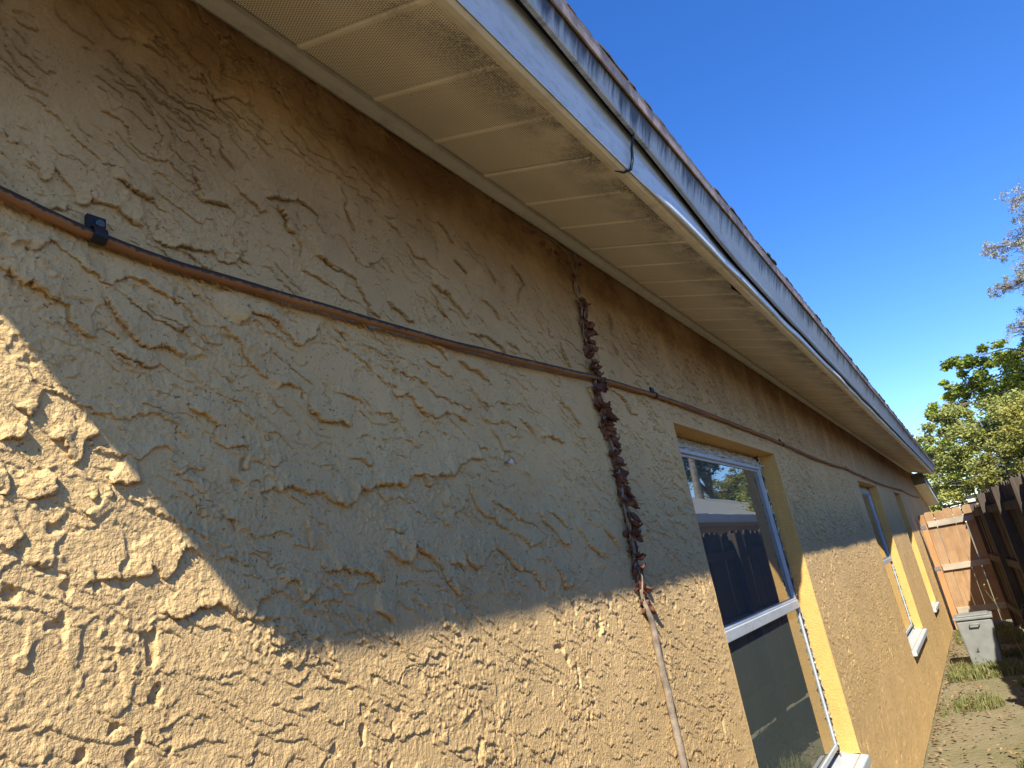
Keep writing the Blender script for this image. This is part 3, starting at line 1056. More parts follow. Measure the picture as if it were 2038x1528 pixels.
# black sealant joint where two lengths of metal meet
jx = 1.483
mb = MB()
mb.tube([(jx + 0.004, WY - slope(END + 0.004, 0.10)[0], EYE + slope(END + 0.004, 0.10)[1]), (jx - 0.002, WY - slope(END + 0.006, 0.06)[0], EYE + slope(END + 0.006, 0.06)[1]),
         (jx + 0.004, WY - slope(END + 0.009, 0.03)[0], EYE + slope(END + 0.009, 0.03)[1]), (jx + 0.002, WY - slope(END + 0.009, 0.004)[0], EYE + slope(END + 0.009, 0.004)[1]),
         (jx - 0.012, WY - slope(END - 0.004, -0.009)[0], EYE + slope(END - 0.004, -0.009)[1]), (jx - 0.030, WY - slope(END - 0.02, -0.010)[0], EYE + slope(END - 0.02, -0.010)[1])],
        [0.003, 0.0035, 0.004, 0.004, 0.003, 0.0015], 6)
mb.build('sealant_joint', M_BLACK, house)

roof = empty('roof', (0, 0, 0), 0, house)
RIDGE = 4.4
zt0 = slope(END - 0.01, 0.198)
rz = lambda o: zt0[1] + (zt0[0] - o) * TAN
mb = MB()
pts = [(zt0[0], zt0[1]), (-RIDGE, rz(-RIDGE)), (-RIDGE * 2 - 0.4, rz(0)), (-RIDGE * 2 - 0.4, rz(0) - 0.12), (-RIDGE, rz(-RIDGE) - 0.12), (zt0[0] - 0.06, zt0[1] - 0.105 + 0.02)]
vs = [(RX0, WY - o, EYE + z) for o, z in pts] + [(RX1, WY - o, EYE + z) for o, z in pts]
n = len(pts)
mb.add(vs, [tuple(range(n)), tuple(range(2 * n - 1, n - 1, -1))] + [(k, n + k, n + (k + 1) % n, (k + 1) % n) for k in range(n)])
mb.build('roof_slab', M_SHINGLE, roof)
# gable triangle that closes the near end
mb = MB().add([(X0 + 0.01, WY + 0.02, EYE + SOFW), (X0 + 0.01, WY + 2 * RIDGE - 0.3, EYE + SOFW), (X0 + 0.01, WY + RIDGE, EYE + rz(-RIDGE) - 0.13)], [(0, 1, 2)])
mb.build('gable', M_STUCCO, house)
# rake board on the near end of the eaves
pr_ = [slope(-0.05, 0.0), slope(END + 0.004, 0.0), slope(END + 0.006, 0.195), slope(-0.05, 0.195)]
mb = MB()
mb.add([(RX0 - 0.003, WY - o, EYE + z) for o, z in pr_] + [(RX0 + 0.018, WY - o, EYE + z) for o, z in pr_],
       [(0, 1, 2, 3), (7, 6, 5, 4), (0, 4, 5, 1), (1, 5, 6, 2), (2, 6, 7, 3), (3, 7, 4, 0)])
mb.build('rake_board', M_FASCIA, house)
mb = MB()
mb.add([(RX1 - 0.018, WY - o, EYE + z) for o, z in pr_] + [(RX1 + 0.003, WY - o, EYE + z) for o, z in pr_],
       [(0, 1, 2, 3), (7, 6, 5, 4), (0, 4, 5, 1), (1, 5, 6, 2), (2, 6, 7, 3), (3, 7, 4, 0)])
mb.build('rake_board', M_FASCIA, house)
# starter courses of shingles, tab by tab
sh_meshes = []
for q in range(5):
    r_ = random.Random(q)
    tw = 0.162
    front = [0.006 * r_.random() + (0.004 if 0 < t < 6 else 0) for t in range(7)]
    vs = []
    for t in range(7):
        x = tw * t / 6
        o = 0.012 + front[t]
        vs += [(x, -o, -o * TAN), (x, 0.16, 0.16 * TAN), (x, -o, -o * TAN + 0.0065 + 0.002 * r_.random()), (x, 0.16, 0.16 * TAN + 0.004)]
    fs = []
    for t in range(6):
        a = t * 4
        fs += [(a, a + 4, a + 6, a + 2), (a + 2, a + 6, a + 7, a + 3), (a, a + 1, a + 5, a + 4)]
    fs += [(0, 2, 3, 1), (24, 25, 27, 26)]
    me = MB().add(vs, fs).mesh('shingle')
    me.materials.append(M_SHINGLE)
    sh_meshes.append(me)
x = RX0 + 0.002
k = 0
while x < RX1 - 0.1:
    for course in range(2):
        o = link('shingle', sh_meshes[pr.randrange(5)], None, roof)
        oo, zz = slope(END - 0.004 - 0.004 * course - 0.03 * course, 0.1985 + 0.0075 * course)
        o.location = (x + (0.08 if course else 0) + pr.uniform(-0.002, 0.002), WY - oo + pr.uniform(-0.005, 0.005), EYE + zz + 0.0005)
        o.rotation_euler = (pr.uniform(-0.015, 0.02), 0, pr.uniform(-0.02, 0.02))
    x += 0.168
    k += 1

# lower shed roof at the far end of the wall
low = empty('lower_roof', (0, 0, 0), 0, house)
LX0, LX1 = 16.0, 18.7
lz = lambda x: 0.825 - 0.14 * (x - LX0)
M_OLIVE = plain('olive_board', (0.14, 0.135, 0.10), 0.7, 0.2, 10)


def bar_x(o0, o1, za, zb_):
    v = []
    for x in (LX0, LX1):
        for o, z in ((o0, za), (o1, za), (o1, zb_), (o0, zb_)):
            v.append((x, WY - o, EYE + lz(x) + z))
    return MB().add(v, [(0, 1, 2, 3), (7, 6, 5, 4), (0, 4, 5, 1), (1, 5, 6, 2), (2, 6, 7, 3), (3, 7, 4, 0)])


bar_x(0.004, 0.205, 0.0, 0.02).build('rake_soffit', M_TRIM, low)
bar_x(0.206, 0.228, -0.012, 0.13).build('rake_fascia', M_FASCIA, low)
bar_x(-3.0, 0.245, 0.131, 0.16).build('roof_slab', M_SHINGLE, low)
MB().box(LX0 - 0.03, LX0 - 0.004, WY - 0.222, WY - 0.006, EYE + 0.83, EYE + 1.035).build('end_board', M_OLIVE, low)
MB().box(LX0 - 0.05, LX0 + 0.1, WY - 0.232, WY - 0.004, EYE + 1.036, EYE + 1.052).build('end_cap', M_DRIP, low)
# small screw left in the stucco
mb = MB()
mb.tube([(1.305, WY + 0.004, EYE + 0.300), (1.305, WY - 0.014, EYE + 0.300)], [0.0035, 0.0035], 8)
mb.tube([(1.305, WY - 0.014, EYE + 0.300), (1.305, WY - 0.019, EYE + 0.300)], [0.008, 0.006], 10)
mb.build('screw', M_SCREW, house)

# ------------------------------------------------------------------ cable clipped along the wall
cable = empty('wall_cable', (0.28, WY, EYE + 0.55))
tag(cable, 'rusty brown cable with black algae, clipped along the stucco wall above the windows', 'cable')
CP = [(-0.19, 0.625), (0.10, 0.588), (0.29, 0.559), (0.344, 0.551), (0.399, 0.544), (0.473, 0.5385), (0.549, 0.537), (0.694, 0.541), (0.852, 0.5445), (1.067, 0.552),
      (1.354, 0.568), (1.605, 0.585), (1.856, 0.604), (2.039, 0.611), (2.35, 0.626), (2.918, 0.630), (3.545, 0.629), (4.302, 0.627), (5.10, 0.606),
      (5.95, 0.604), (6.93, 0.618), (7.32, 0.606), (9.4, 0.580), (12.30, 0.602), (14.3, 0.570), (16.2, 0.585)]


def catmull(P, n):
    out = []
    P = [np.array(p, float) for p in P]
    for i in range(len(P) - 1):
        a, b, c, d = P[max(i - 1, 0)], P[i], P[i + 1], P[min(i + 2, len(P) - 1)]
        for k in range(n):
            t = k / n
            m1 = (c - a) / 2
            m2 = (d - b) / 2
            out.append((2 * t ** 3 - 3 * t ** 2 + 1) * b + (t ** 3 - 2 * t ** 2 + t) * m1 + (-2 * t ** 3 + 3 * t ** 2) * c + (t ** 3 - t ** 2) * m2)
    out.append(P[-1])
    return out


xs_c = np.concatenate([np.arange(-0.19, 2.4, 0.02), np.arange(2.4, 16.2, 0.08)])
zc = np.interp(xs_c, [p[0] for p in CP], [p[1] for p in CP])
ker = np.ones(5) / 5
zc[2:-2] = np.convolve(zc, ker, 'valid')
M_DSCREW = plain('dark_screw', (0.10, 0.105, 0.12), 0.4, 0.3, 400, metal=0.6)
CLIPS = [0.40, 2.364, 4.381, 6.927, 12.295]


def cable_y(x):
    # pulled tight to the wall at the clips, standing off a little between them
    d = min(abs(x - c) for c in CLIPS)
    return WY - 0.0125 - 0.006 * min(1, d / 0.35)


off = cable.location


def loc(p, o):
    return (p[0] - o[0], p[1] - o[1], p[2] - o[2])


mb = MB()
mb.tube([loc((x, cable_y(x) + 0.0015 * w1(x * 6, 31), EYE + z + 0.0012 * w1(x * 9, 33)), off) for x, z in zip(xs_c, zc)], 0.0078, 14)
mb.build('sheath', M_CABLE, cable, smooth=True)
# pale caulk that was left along the lower side of the cable
for k, cx_ in enumerate(CLIPS):
    z_ = float(np.interp(cx_, xs_c, zc))
    dz_ = float(np.interp(cx_ + 0.02, xs_c, zc) - z_) / 0.02
    mb = MB()
    n_ = 14
    strip = []
    for t in range(n_ + 1):          # strap wraps the cable from the plate above to below
        th = math.radians(70 - 215 * t / n_)
        strip.append((WY - 0.0125 - 0.0105 * math.cos(th), z_ + 0.0105 * math.sin(th)))
    prof = [(WY - 0.0035, z_ + 0.027), (WY - 0.0050, z_ + 0.0135)] + strip
    wd = 0.0085
    vs = []
    for y, z in prof:
        for dx in (-wd, wd):
            vs.append((cx_ + dx - off[0] + (0.004 if z > z_ + 0.012 else 0), y - off[1], EYE + z + dz_ * dx - off[2]))
    for y, z in prof:
        for dx in (-wd, wd):
            vs.append((cx_ + dx - off[0] + (0.004 if z > z_ + 0.012 else 0), y - 0.0022 - off[1], EYE + z + dz_ * dx - off[2] + (0.0012 if z > z_ else -0.0012)))
    m_ = len(prof)
    fs = []
    for i in range(m_ - 1):
        a, b = 2 * i, 2 * i + 2
        A, B = a + 2 * m_, b + 2 * m_
        fs += [(a, b, b + 1, a + 1), (A, A + 1, B + 1, B), (a, A, B, b), (a + 1, b + 1, B + 1, A + 1)]
    fs += [(0, 1, 1 + 2 * m_, 2 * m_), (2 * m_ - 2, 4 * m_ - 2, 4 * m_ - 1, 2 * m_ - 1)]
    mb.add(vs, fs)
    # plate above the cable
    px0, px1 = cx_ - 0.0105 - off[0], cx_ + 0.0135 - off[0]
    mb.box(px0, px1, WY - 0.0085 - off[1], WY - 0.001 - off[1], EYE + z_ + 0.0105 - off[2], EYE + z_ + 0.033 - off[2])
    cl = mb.build('clip', M_BLACK, cable, bevel=0.0012)
    mb = MB()
    sxp, szp = cx_ + 0.0055 - off[0], EYE + z_ + 0.0225 - off[2]
    yp = WY - 0.0085 - off[1]
    mb.tube([(sxp, yp, szp), (sxp, yp - 0.0022, szp), (sxp, yp - 0.0030, szp)], [0.0060, 0.0058, 0.0046], 16)
    for a_ in (0.5, 2.07):
        c_, s_ = math.cos(a_) * 0.004, math.sin(a_) * 0.004
        mb.tube([(sxp - c_, yp - 0.0032, szp - s_), (sxp + c_, yp - 0.0032, szp + s_)], 0.0007, 5)
    mb.build('screw', M_DSCREW, cl, smooth=False)

# ------------------------------------------------------------------ dead vine
vine = empty('dried_vine', (1.88, WY, 0))
tag(vine, 'dead climbing vine with curled brown leaves hanging down the stucco wall beside the window', 'vine')
vo = vine.location
VP = [(1.925, 1.065), (1.915, 1.00), (1.880, 0.935), (1.884, 0.866), (1.872, 0.757), (1.879, 0.656), (1.864, 0.57), (1.872, 0.49), (1.89, 0.397), (1.889, 0.288),
      (1.885, 0.198), (1.884, 0.096), (1.880, 0.025), (1.881, -0.038), (1.885, -0.093), (1.90, -0.142), (1.905, -0.35), (1.89, -0.7), (1.90, -1.1), (1.88, -1.62)]
sp = catmull(VP, 6)
vr = random.Random(5)


def stem_r(z):
    return float(np.interp(z, [-1.6, -0.15, -0.06, 0.3, 0.8, 1.1], [0.015, 0.010, 0.0062, 0.0050, 0.0036, 0.0020]))


mb = MB()
mb.tube([loc((p[0] + 0.004 * w1(p[1] * 30, 41), WY - 0.012 - 0.004 * w1(p[1] * 22, 42), EYE + p[1]), vo) for p in sp], [stem_r(p[1]) for p in sp], 8)
mb.tube([loc((p[0] + 0.007 * math.sin(p[1] * 38), WY - 0.014 - 0.007 * math.cos(p[1] * 38), EYE + p[1]), vo) for p in sp if p[1] > -0.12 and p[1] < 0.95], 0.0026, 6)
mb.build('stem', M_STEM, vine, smooth=True)
mb = MB()
mb.tube([loc((x, WY - 0.012, EYE + z), vo) for x, z in ((1.884, 0.93), (1.89, 0.985), (1.865, 1.045), (1.80, 1.060), (1.70, 1.056), (1.62, 1.050))], [0.003, 0.0026, 0.0022, 0.002, 0.0016, 0.001], 6)
mb.tube([loc((x, WY - 0.012, EYE + z), vo) for x, z in ((1.895, 0.98), (1.94, 1.04), (1.975, 1.062))], [0.002, 0.0018, 0.001], 6)
mb.tube([loc((x, WY - 0.016, EYE + z), vo) for x, z in ((1.90, 0.455), (1.925, 0.437), (1.955, 0.432), (1.975, 0.442))], [0.0012, 0.001, 0.001, 0.0008], 5)
mb.tube([loc((x, WY - 0.018, EYE + z), vo) for x, z in ((1.885, 0.71), (1.915, 0.700), (1.925, 0.685), (1.91, 0.672))], [0.0014, 0.0014, 0.0012, 0.0008], 5)
mb.build('side_shoot', M_STEM, vine, smooth=True)
leaf_meshes = []
for q in range(9):
    r_ = random.Random(50 + q)
    nu, nv = 8, 6
    L = 1.0
    vs = []
    curl = r_.uniform(1.6, 3.6)
    fold = r_.uniform(0.6, 1.9) * r_.choice((-1, 1))
    tw = r_.uniform(-1.2, 1.2)
    for i in range(nu):
        u = i / (nu - 1)
        w_ = 0.46 * math.sin(math.pi * min(1, u ** 0.75)) ** 0.8 * (1 - 0.25 * u) + 0.01
        for j in range(nv):
            v = (j / (nv - 1) - 0.5) * 2
            # roll across, curl along, crinkle
            x_ = w_ * math.sin(v * fold) / max(0.3, abs(fold)) * (1 if fold > 0 else -1)
            h_ = w_ * (1 - math.cos(v * fold)) / max(0.3, abs(fold))
            ang = curl * u * 0.75
            rr = 1 / (curl * 0.75)
            cx_, cz_ = rr * math.sin(ang), rr * (1 - math.cos(ang))
            px, pz = cx_ - h_ * math.sin(ang), cz_ + h_ * math.cos(ang)
            a_ = tw * u
            yy, zz = x_ * math.cos(a_) - 0.0, pz + x_ * math.sin(a_)
            j_ = 0.045
            vs.append((px + r_.uniform(-j_, j_), yy + r_.uniform(-j_, j_), zz + r_.uniform(-j_, j_)))
    fs = []
    for i in range(nu - 1):
        for j in range(nv - 1):
            a = i * nv + j
            fs.append((a, a + 1, a + nv + 1, a + nv))
    me = MB().add(vs, fs).mesh('leaf', True)
    me.materials.append(M_DRY)
    leaf_meshes.append(me)


def put_leaf(x, z, s, outw=0.016):
    o = link('leaf', vr.choice(leaf_meshes), None, vine)
    o.location = loc((x, WY - outw, EYE + z), vo)
    o.rotation_euler = (vr.uniform(-0.5, 0.5), math.radians(90) + vr.uniform(-0.5, 0.5), vr.choice((1.57, -1.57, 1.57)) + vr.uniform(-0.9, 0.9))
    o.scale = (s, s * vr.uniform(0.7, 1.1), s * 0.7)
    return o


def stem_x(z):
    zz = [p[1] for p in VP][::-1]
    return float(np.interp(z, zz, [p[0] for p in VP][::-1]))


z_ = 0.665
while z_ > -0.085:
    dense = 2
    for q in range(dense):
        put_leaf(stem_x(z_) + vr.uniform(-0.014, 0.022), z_ + vr.uniform(-0.01, 0.01), vr.uniform(0.038, 0.070), vr.uniform(0.008, 0.022))
    z_ -= 0.0115
z_ = 0.885
while z_ > 0.68:
    for q in range(2):
        put_leaf(stem_x(z_) + vr.uniform(-0.012, 0.02), z_, vr.uniform(0.038, 0.062), vr.uniform(0.012, 0.03))
    z_ -= 0.013
for x, z, s in ((1.862, 0.965, 0.04), (1.888, 0.955, 0.04), (1.885, 0.935, 0.035), (1.90, 0.925, 0.03), (1.80, 1.005, 0.04), (1.765, 1.012, 0.045), (1.752, 1.02, 0.04), (1.70, 1.030, 0.035),
                (1.65, 1.045, 0.035), (1.615, 1.04, 0.025), (1.84, 0.998, 0.03), (1.935, 1.03, 0.03), (1.955, 1.035, 0.025), (1.91, 1.015, 0.025)):
    put_leaf(x, z, s, 0.014)

# ------------------------------------------------------------------ dark board fence that closes in on the house
fx0, fy0 = 0.0, -1.04             # world position of the fence line at x = 0
fang = math.atan(0.0828)
fence = empty('board_fence', (fx0, fy0, 0), fang)
tag(fence, 'dark weathered dog-eared board fence along the narrow side yard, right of the gate', 'fence')
FH = 1.925
pk = []
for q in range(5):
    r_ = random.Random(80 + q)
    w_ = 0.139
    h_ = FH + r_.uniform(-0.012, 0.012)
    c_ = 0.032 + r_.uniform(-0.004, 0.006)
    mb = MB().prism([(0, 0.02), (w_, 0.02), (w_, h_ - c_), (w_ - c_, h_), (c_, h_), (0, h_ - c_ + r_.uniform(-0.004, 0.004))], -0.0165, 0)
    me = mb.mesh('picket')
    me.materials.append(M_FENCE)
    pk.append(me)
s_ = -1.0
fr_ = random.Random(9)
while s_ < 13.25:
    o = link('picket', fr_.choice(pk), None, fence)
    o.location = (s_, -0.042 + fr_.uniform(-0.004, 0.004), fr_.uniform(-0.012, 0.008))
    o.rotation_euler = (fr_.uniform(-0.006, 0.006), fr_.uniform(-0.010, 0.010), fr_.uniform(-0.04, 0.04))
    if s_ > 11.9:
        o.scale = (1, 1, 0.935)          # shorter boards next to the gate
    s_ += 0.1435
POSTS = [-0.9, 1.5, 3.9, 6.3, 7.85, 9.35, 11.05]
for s_ in POSTS:
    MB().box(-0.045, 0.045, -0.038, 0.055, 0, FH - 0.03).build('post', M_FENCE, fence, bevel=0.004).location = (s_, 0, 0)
for a, b in zip(POSTS, POSTS[1:] + [13.1]):
    for zr in (0.30, 1.02, 1.68):
        MB().box(0.046, b - a - 0.046, -0.036, 0.002, zr - 0.045, zr + 0.045).build('rail', M_RAIL, fence, bevel=0.003).location = (a, 0, fr_.uniform(-0.01, 0.01))

# ------------------------------------------------------------------ gate across the end of the yard
gate = empty('wooden_gate', (13.25, WY - 0.05, 0), 0)
tag(gate, 'reddish brown wooden gate of dog-eared boards between the house and the dark fence', 'gate')
GW = 0.73
MB().box(0.0, 0.09, -0.085, 0.0, 0, 1.80).build('post', M_GPOST, gate, bevel=0.004)
gr = random.Random(4)
y = -0.092
k = 0
while y > -GW - 0.05:
    w_ = 0.128
    h_ = 1.835 + gr.uniform(-0.008, 0.008)
    poly = [(0, 0.07), (w_, 0.07), (w_, h_ - 0.035), (w_ - 0.012, h_ - 0.012), (w_ - 0.034, h_), (0.034, h_), (0.012, h_ - 0.012), (0, h_ - 0.035)]
    mb = MB()
    n_ = len(poly)
    vs = [(0.045, -a, z) for a, z in poly] + [(0.063, -a, z) for a, z in poly]
    mb.add(vs, [tuple(range(n_)), tuple(range(2 * n_ - 1, n_ - 1, -1))] + [(q, n_ + q, n_ + (q + 1) % n_, (q + 1) % n_) for q in range(n_)])
    o = mb.build('board', M_GATE, gate)
    o.location = (gr.uniform(-0.003, 0.003), y, 0)
    o.rotation_euler = (gr.uniform(-0.004, 0.004), 0, gr.uniform(-0.015, 0.015))
    y -= 0.128 + 0.006 + (0.004 if k > 1 else 0)
    k += 1
for zr in (0.28, 0.94, 1.63):
    MB().box(0.005, 0.044, -GW - 0.03, -0.10, zr - 0.045, zr + 0.045).build('rail', M_GRAIL, gate, bevel=0.004)
for zr in (0.94, 1.60):
    MB().box(-0.006, -0.001, -0.07, 0.012, zr - 0.03, zr + 0.03).build('hinge', M_SCREW, gate)
gp = MB().box(-0.045, 0.045, -0.045, 0.045, 0, 1.84).build('fence_post', M_FENCE, None, bevel=0.004)
gp.location = (13.0, -0.005, 0)
tag(gp, 'dark wooden post at the right side of the gate under the small lamp', 'post')
lamp = empty('post_lamp', (13.0, -0.005, 1.84))
lamp.scale = (1.15, 1.15, 1.15)
tag(lamp, 'small square solar lamp with cream panel on the post beside the gate', 'lamp')
MB().box(-0.055, 0.055, -0.055, 0.055, 0.0005, 0.012).build('base', M_BLACK, lamp, bevel=0.003)
MB().box(-0.045, 0.045, -0.045, 0.045, 0.0125, 0.075).build('shade', plain('cream_plastic', (0.80, 0.72, 0.47), 0.4, 0.05), lamp, bevel=0.004)
MB().add([(-0.07, -0.07, 0.0755), (0.07, -0.07, 0.0755), (0.07, 0.07, 0.0755), (-0.07, 0.07, 0.0755), (-0.05, -0.05, 0.098), (0.05, -0.05, 0.098), (0.05, 0.05, 0.098), (-0.05, 0.05, 0.098)],
         [(0, 3, 2, 1), (4, 5, 6, 7), (0, 1, 5, 4), (1, 2, 6, 5), (2, 3, 7, 6), (3, 0, 4, 7)]).build('cap', M_BLACK, lamp, bevel=0.004)

# ------------------------------------------------------------------ grey bin
binn = empty('storage_bin', (10.05, 0.40, 0))
tag(binn, 'grey plastic lidded bin standing on the ground in front of the gate', 'bin')
M_BIN = plain('grey_plastic', (0.20, 0.198, 0.195), 0.55, 0.15, 8)
mb = MB()
a, b = 0.155, 0.185
mb.add([(-a, -a, 0), (a, -a, 0), (a, a, 0), (-a, a, 0), (-b, -b, 0.50), (b, -b, 0.50), (b, b, 0.50), (-b, b, 0.50)],
       [(0, 3, 2, 1), (4, 5, 6, 7), (0, 1, 5, 4), (1, 2, 6, 5), (2, 3, 7, 6), (3, 0, 4, 7)])
mb.build('body', M_BIN, binn, bevel=0.02)
mb = MB().box(-0.20, 0.20, -0.20, 0.20, 0.502, 0.535)
mb.box(-0.16, 0.16, -0.16, 0.16, 0.5355, 0.552)
mb.build('lid', M_BIN, binn, bevel=0.009)
MB().tube([(-0.201, -0.05, 0.45), (-0.225, -0.045, 0.455), (-0.225, 0.045, 0.455), (-0.201, 0.05, 0.45)], 0.008, 8).build('handle', M_BIN, binn, smooth=True)

# ------------------------------------------------------------------ grass and weeds along the yard
gs = np.random.default_rng(5)
N = 60000
gxp = gs.uniform(2.0, 13.0, N)
fy = fy0 + gxp * 0.0828
tt = np.where(gs.random(N) < 0.5, gs.beta(1.0, 3.0, N), gs.random(N))
gyp = fy + 0.05 + tt * (WY - 0.06 - fy - 0.05)
ok = fbm(gxp * 1.3, gyp * 1.3, 44, 2) > -0.05
gxp, gyp = gxp[ok], gyp[ok]
N = len(gxp)
hgt = gs.uniform(0.015, 0.075, N) * (1 + 0.8 * (gs.random(N) < 0.1))
az = gs.uniform(0, 6.28, N)
bend = gs.uniform(0.1, 0.8, N) * hgt
wd = gs.uniform(0.0025, 0.0055, N)
dx, dy = np.cos(az), np.sin(az)
base = np.stack([gxp, gyp, np.full(N, -0.03)], -1)
sx = np.stack([-dy * wd, dx * wd, np.zeros(N)], -1)
midp = base + np.stack([dx * bend * 0.3, dy * bend * 0.3, hgt * 0.6 + 0.02], -1)
tip = base + np.stack([dx * bend, dy * bend, hgt + 0.02], -1)
V = np.stack([base - sx, base + sx, midp + sx * 0.7, midp - sx * 0.7, tip], 1).reshape(-1, 3)
b5 = np.arange(N) * 5
F = np.concatenate([np.stack([b5, b5 + 1, b5 + 2], -1), np.stack([b5, b5 + 2, b5 + 3], -1), np.stack([b5 + 3, b5 + 2, b5 + 4], -1)])
M_GRASS = mat_leaf('grass_blade', (0.10, 0.13, 0.03), (0.20, 0.19, 0.07), (0.24, 0.20, 0.10), 0.6, 0.2)
tag(link('grass', mesh_np('grass', V, F), M_GRASS), 'short patchy grass and weeds on the side yard soil', 'grass', kind='stuff')
# dead leaves blown against the wall and the fence
N = 1400
lx = gs.uniform(2.0, 13.0, N)
lf = fy0 + lx * 0.0828
tt = gs.random(N)
ly = np.where(gs.random(N) < 0.5, WY - 0.03 - 0.35 * tt ** 2, lf + 0.08 + 0.9 * tt)
la = gs.uniform(0, 6.28, N)
ls = gs.uniform(0.012, 0.032, N)
ux = np.stack([np.cos(la) * ls, np.sin(la) * ls, gs.uniform(-0.4, 0.4, N) * ls], -1)
vx = np.stack([-np.sin(la) * ls * 0.45, np.cos(la) * ls * 0.45, gs.uniform(0.1, 0.5, N) * ls], -1)
c0 = np.stack([lx, ly, np.full(N, 0.012)], -1)
V = np.stack([c0 - ux, c0 + vx, c0 + ux, c0 - vx * np.array([1, 1, -1])], 1).reshape(-1, 3)
b4 = np.arange(N) * 4
F = np.concatenate([np.stack([b4, b4 + 1, b4 + 2], -1), np.stack([b4, b4 + 2, b4 + 3], -1)])
tag(link('leaf_litter', mesh_np('leaf_litter', V, F), mat_leaf('litter_leaf', (0.16, 0.09, 0.045), (0.30, 0.20, 0.11), (0.20, 0.13, 0.08), 0.8, 0.0)), 'dry brown leaf litter scattered on the side yard', 'leaves', kind='stuff')
# slender weed by the fence
weed = empty('weed_plant', (9.2, 0.02, 0))
tag(weed, 'thin yellowish weed growing up beside the fence near the gate', 'plant')
wp = [(0, 0, -0.03), (-0.03, 0.03, 0.25), (0.02, 0.06, 0.5), (0.0, 0.10, 0.72), (-0.02, 0.15, 0.86)]
wp2 = [(0, 0, 0.2), (0.1, -0.05, 0.45), (0.2, -0.12, 0.62), (0.3, -0.16, 0.7)]
mb = MB().tube(wp, [0.004, 0.0035, 0.003, 0.002, 0.001], 6)
mb.tube(wp2, [0.003, 0.002, 0.002, 0.001], 6)
M_WEED = plain('weed_stalk', (0.20, 0.19, 0.08), 0.8)
mb.build('stalk', M_WEED, weed, smooth=True)
mb = MB()
for q in range(60):
    p = wp[2 + vr.randrange(3)] if vr.random() < 0.7 else wp2[1 + vr.randrange(3)]
    c = Vector(p) + Vector((vr.uniform(-0.03, 0.03), vr.uniform(-0.03, 0.03), vr.uniform(-0.08, 0.05)))
    d = Vector((vr.uniform(-1, 1), vr.uniform(-1, 1), vr.uniform(-0.5, 0.8))).normalized() * 0.03
    e = d.cross(Vector((0, 0, 1))).normalized() * 0.008
    mb.add([c, c + d * 0.5 + e, c + d, c + d * 0.5 - e], [(0, 1, 2, 3)])
mb.build('foliage', mat_leaf('weed_leaf', (0.18, 0.20, 0.05), (0.30, 0.27, 0.10), (0.30, 0.25, 0.10), 0.6, 0.2), weed)

# ------------------------------------------------------------------ trees


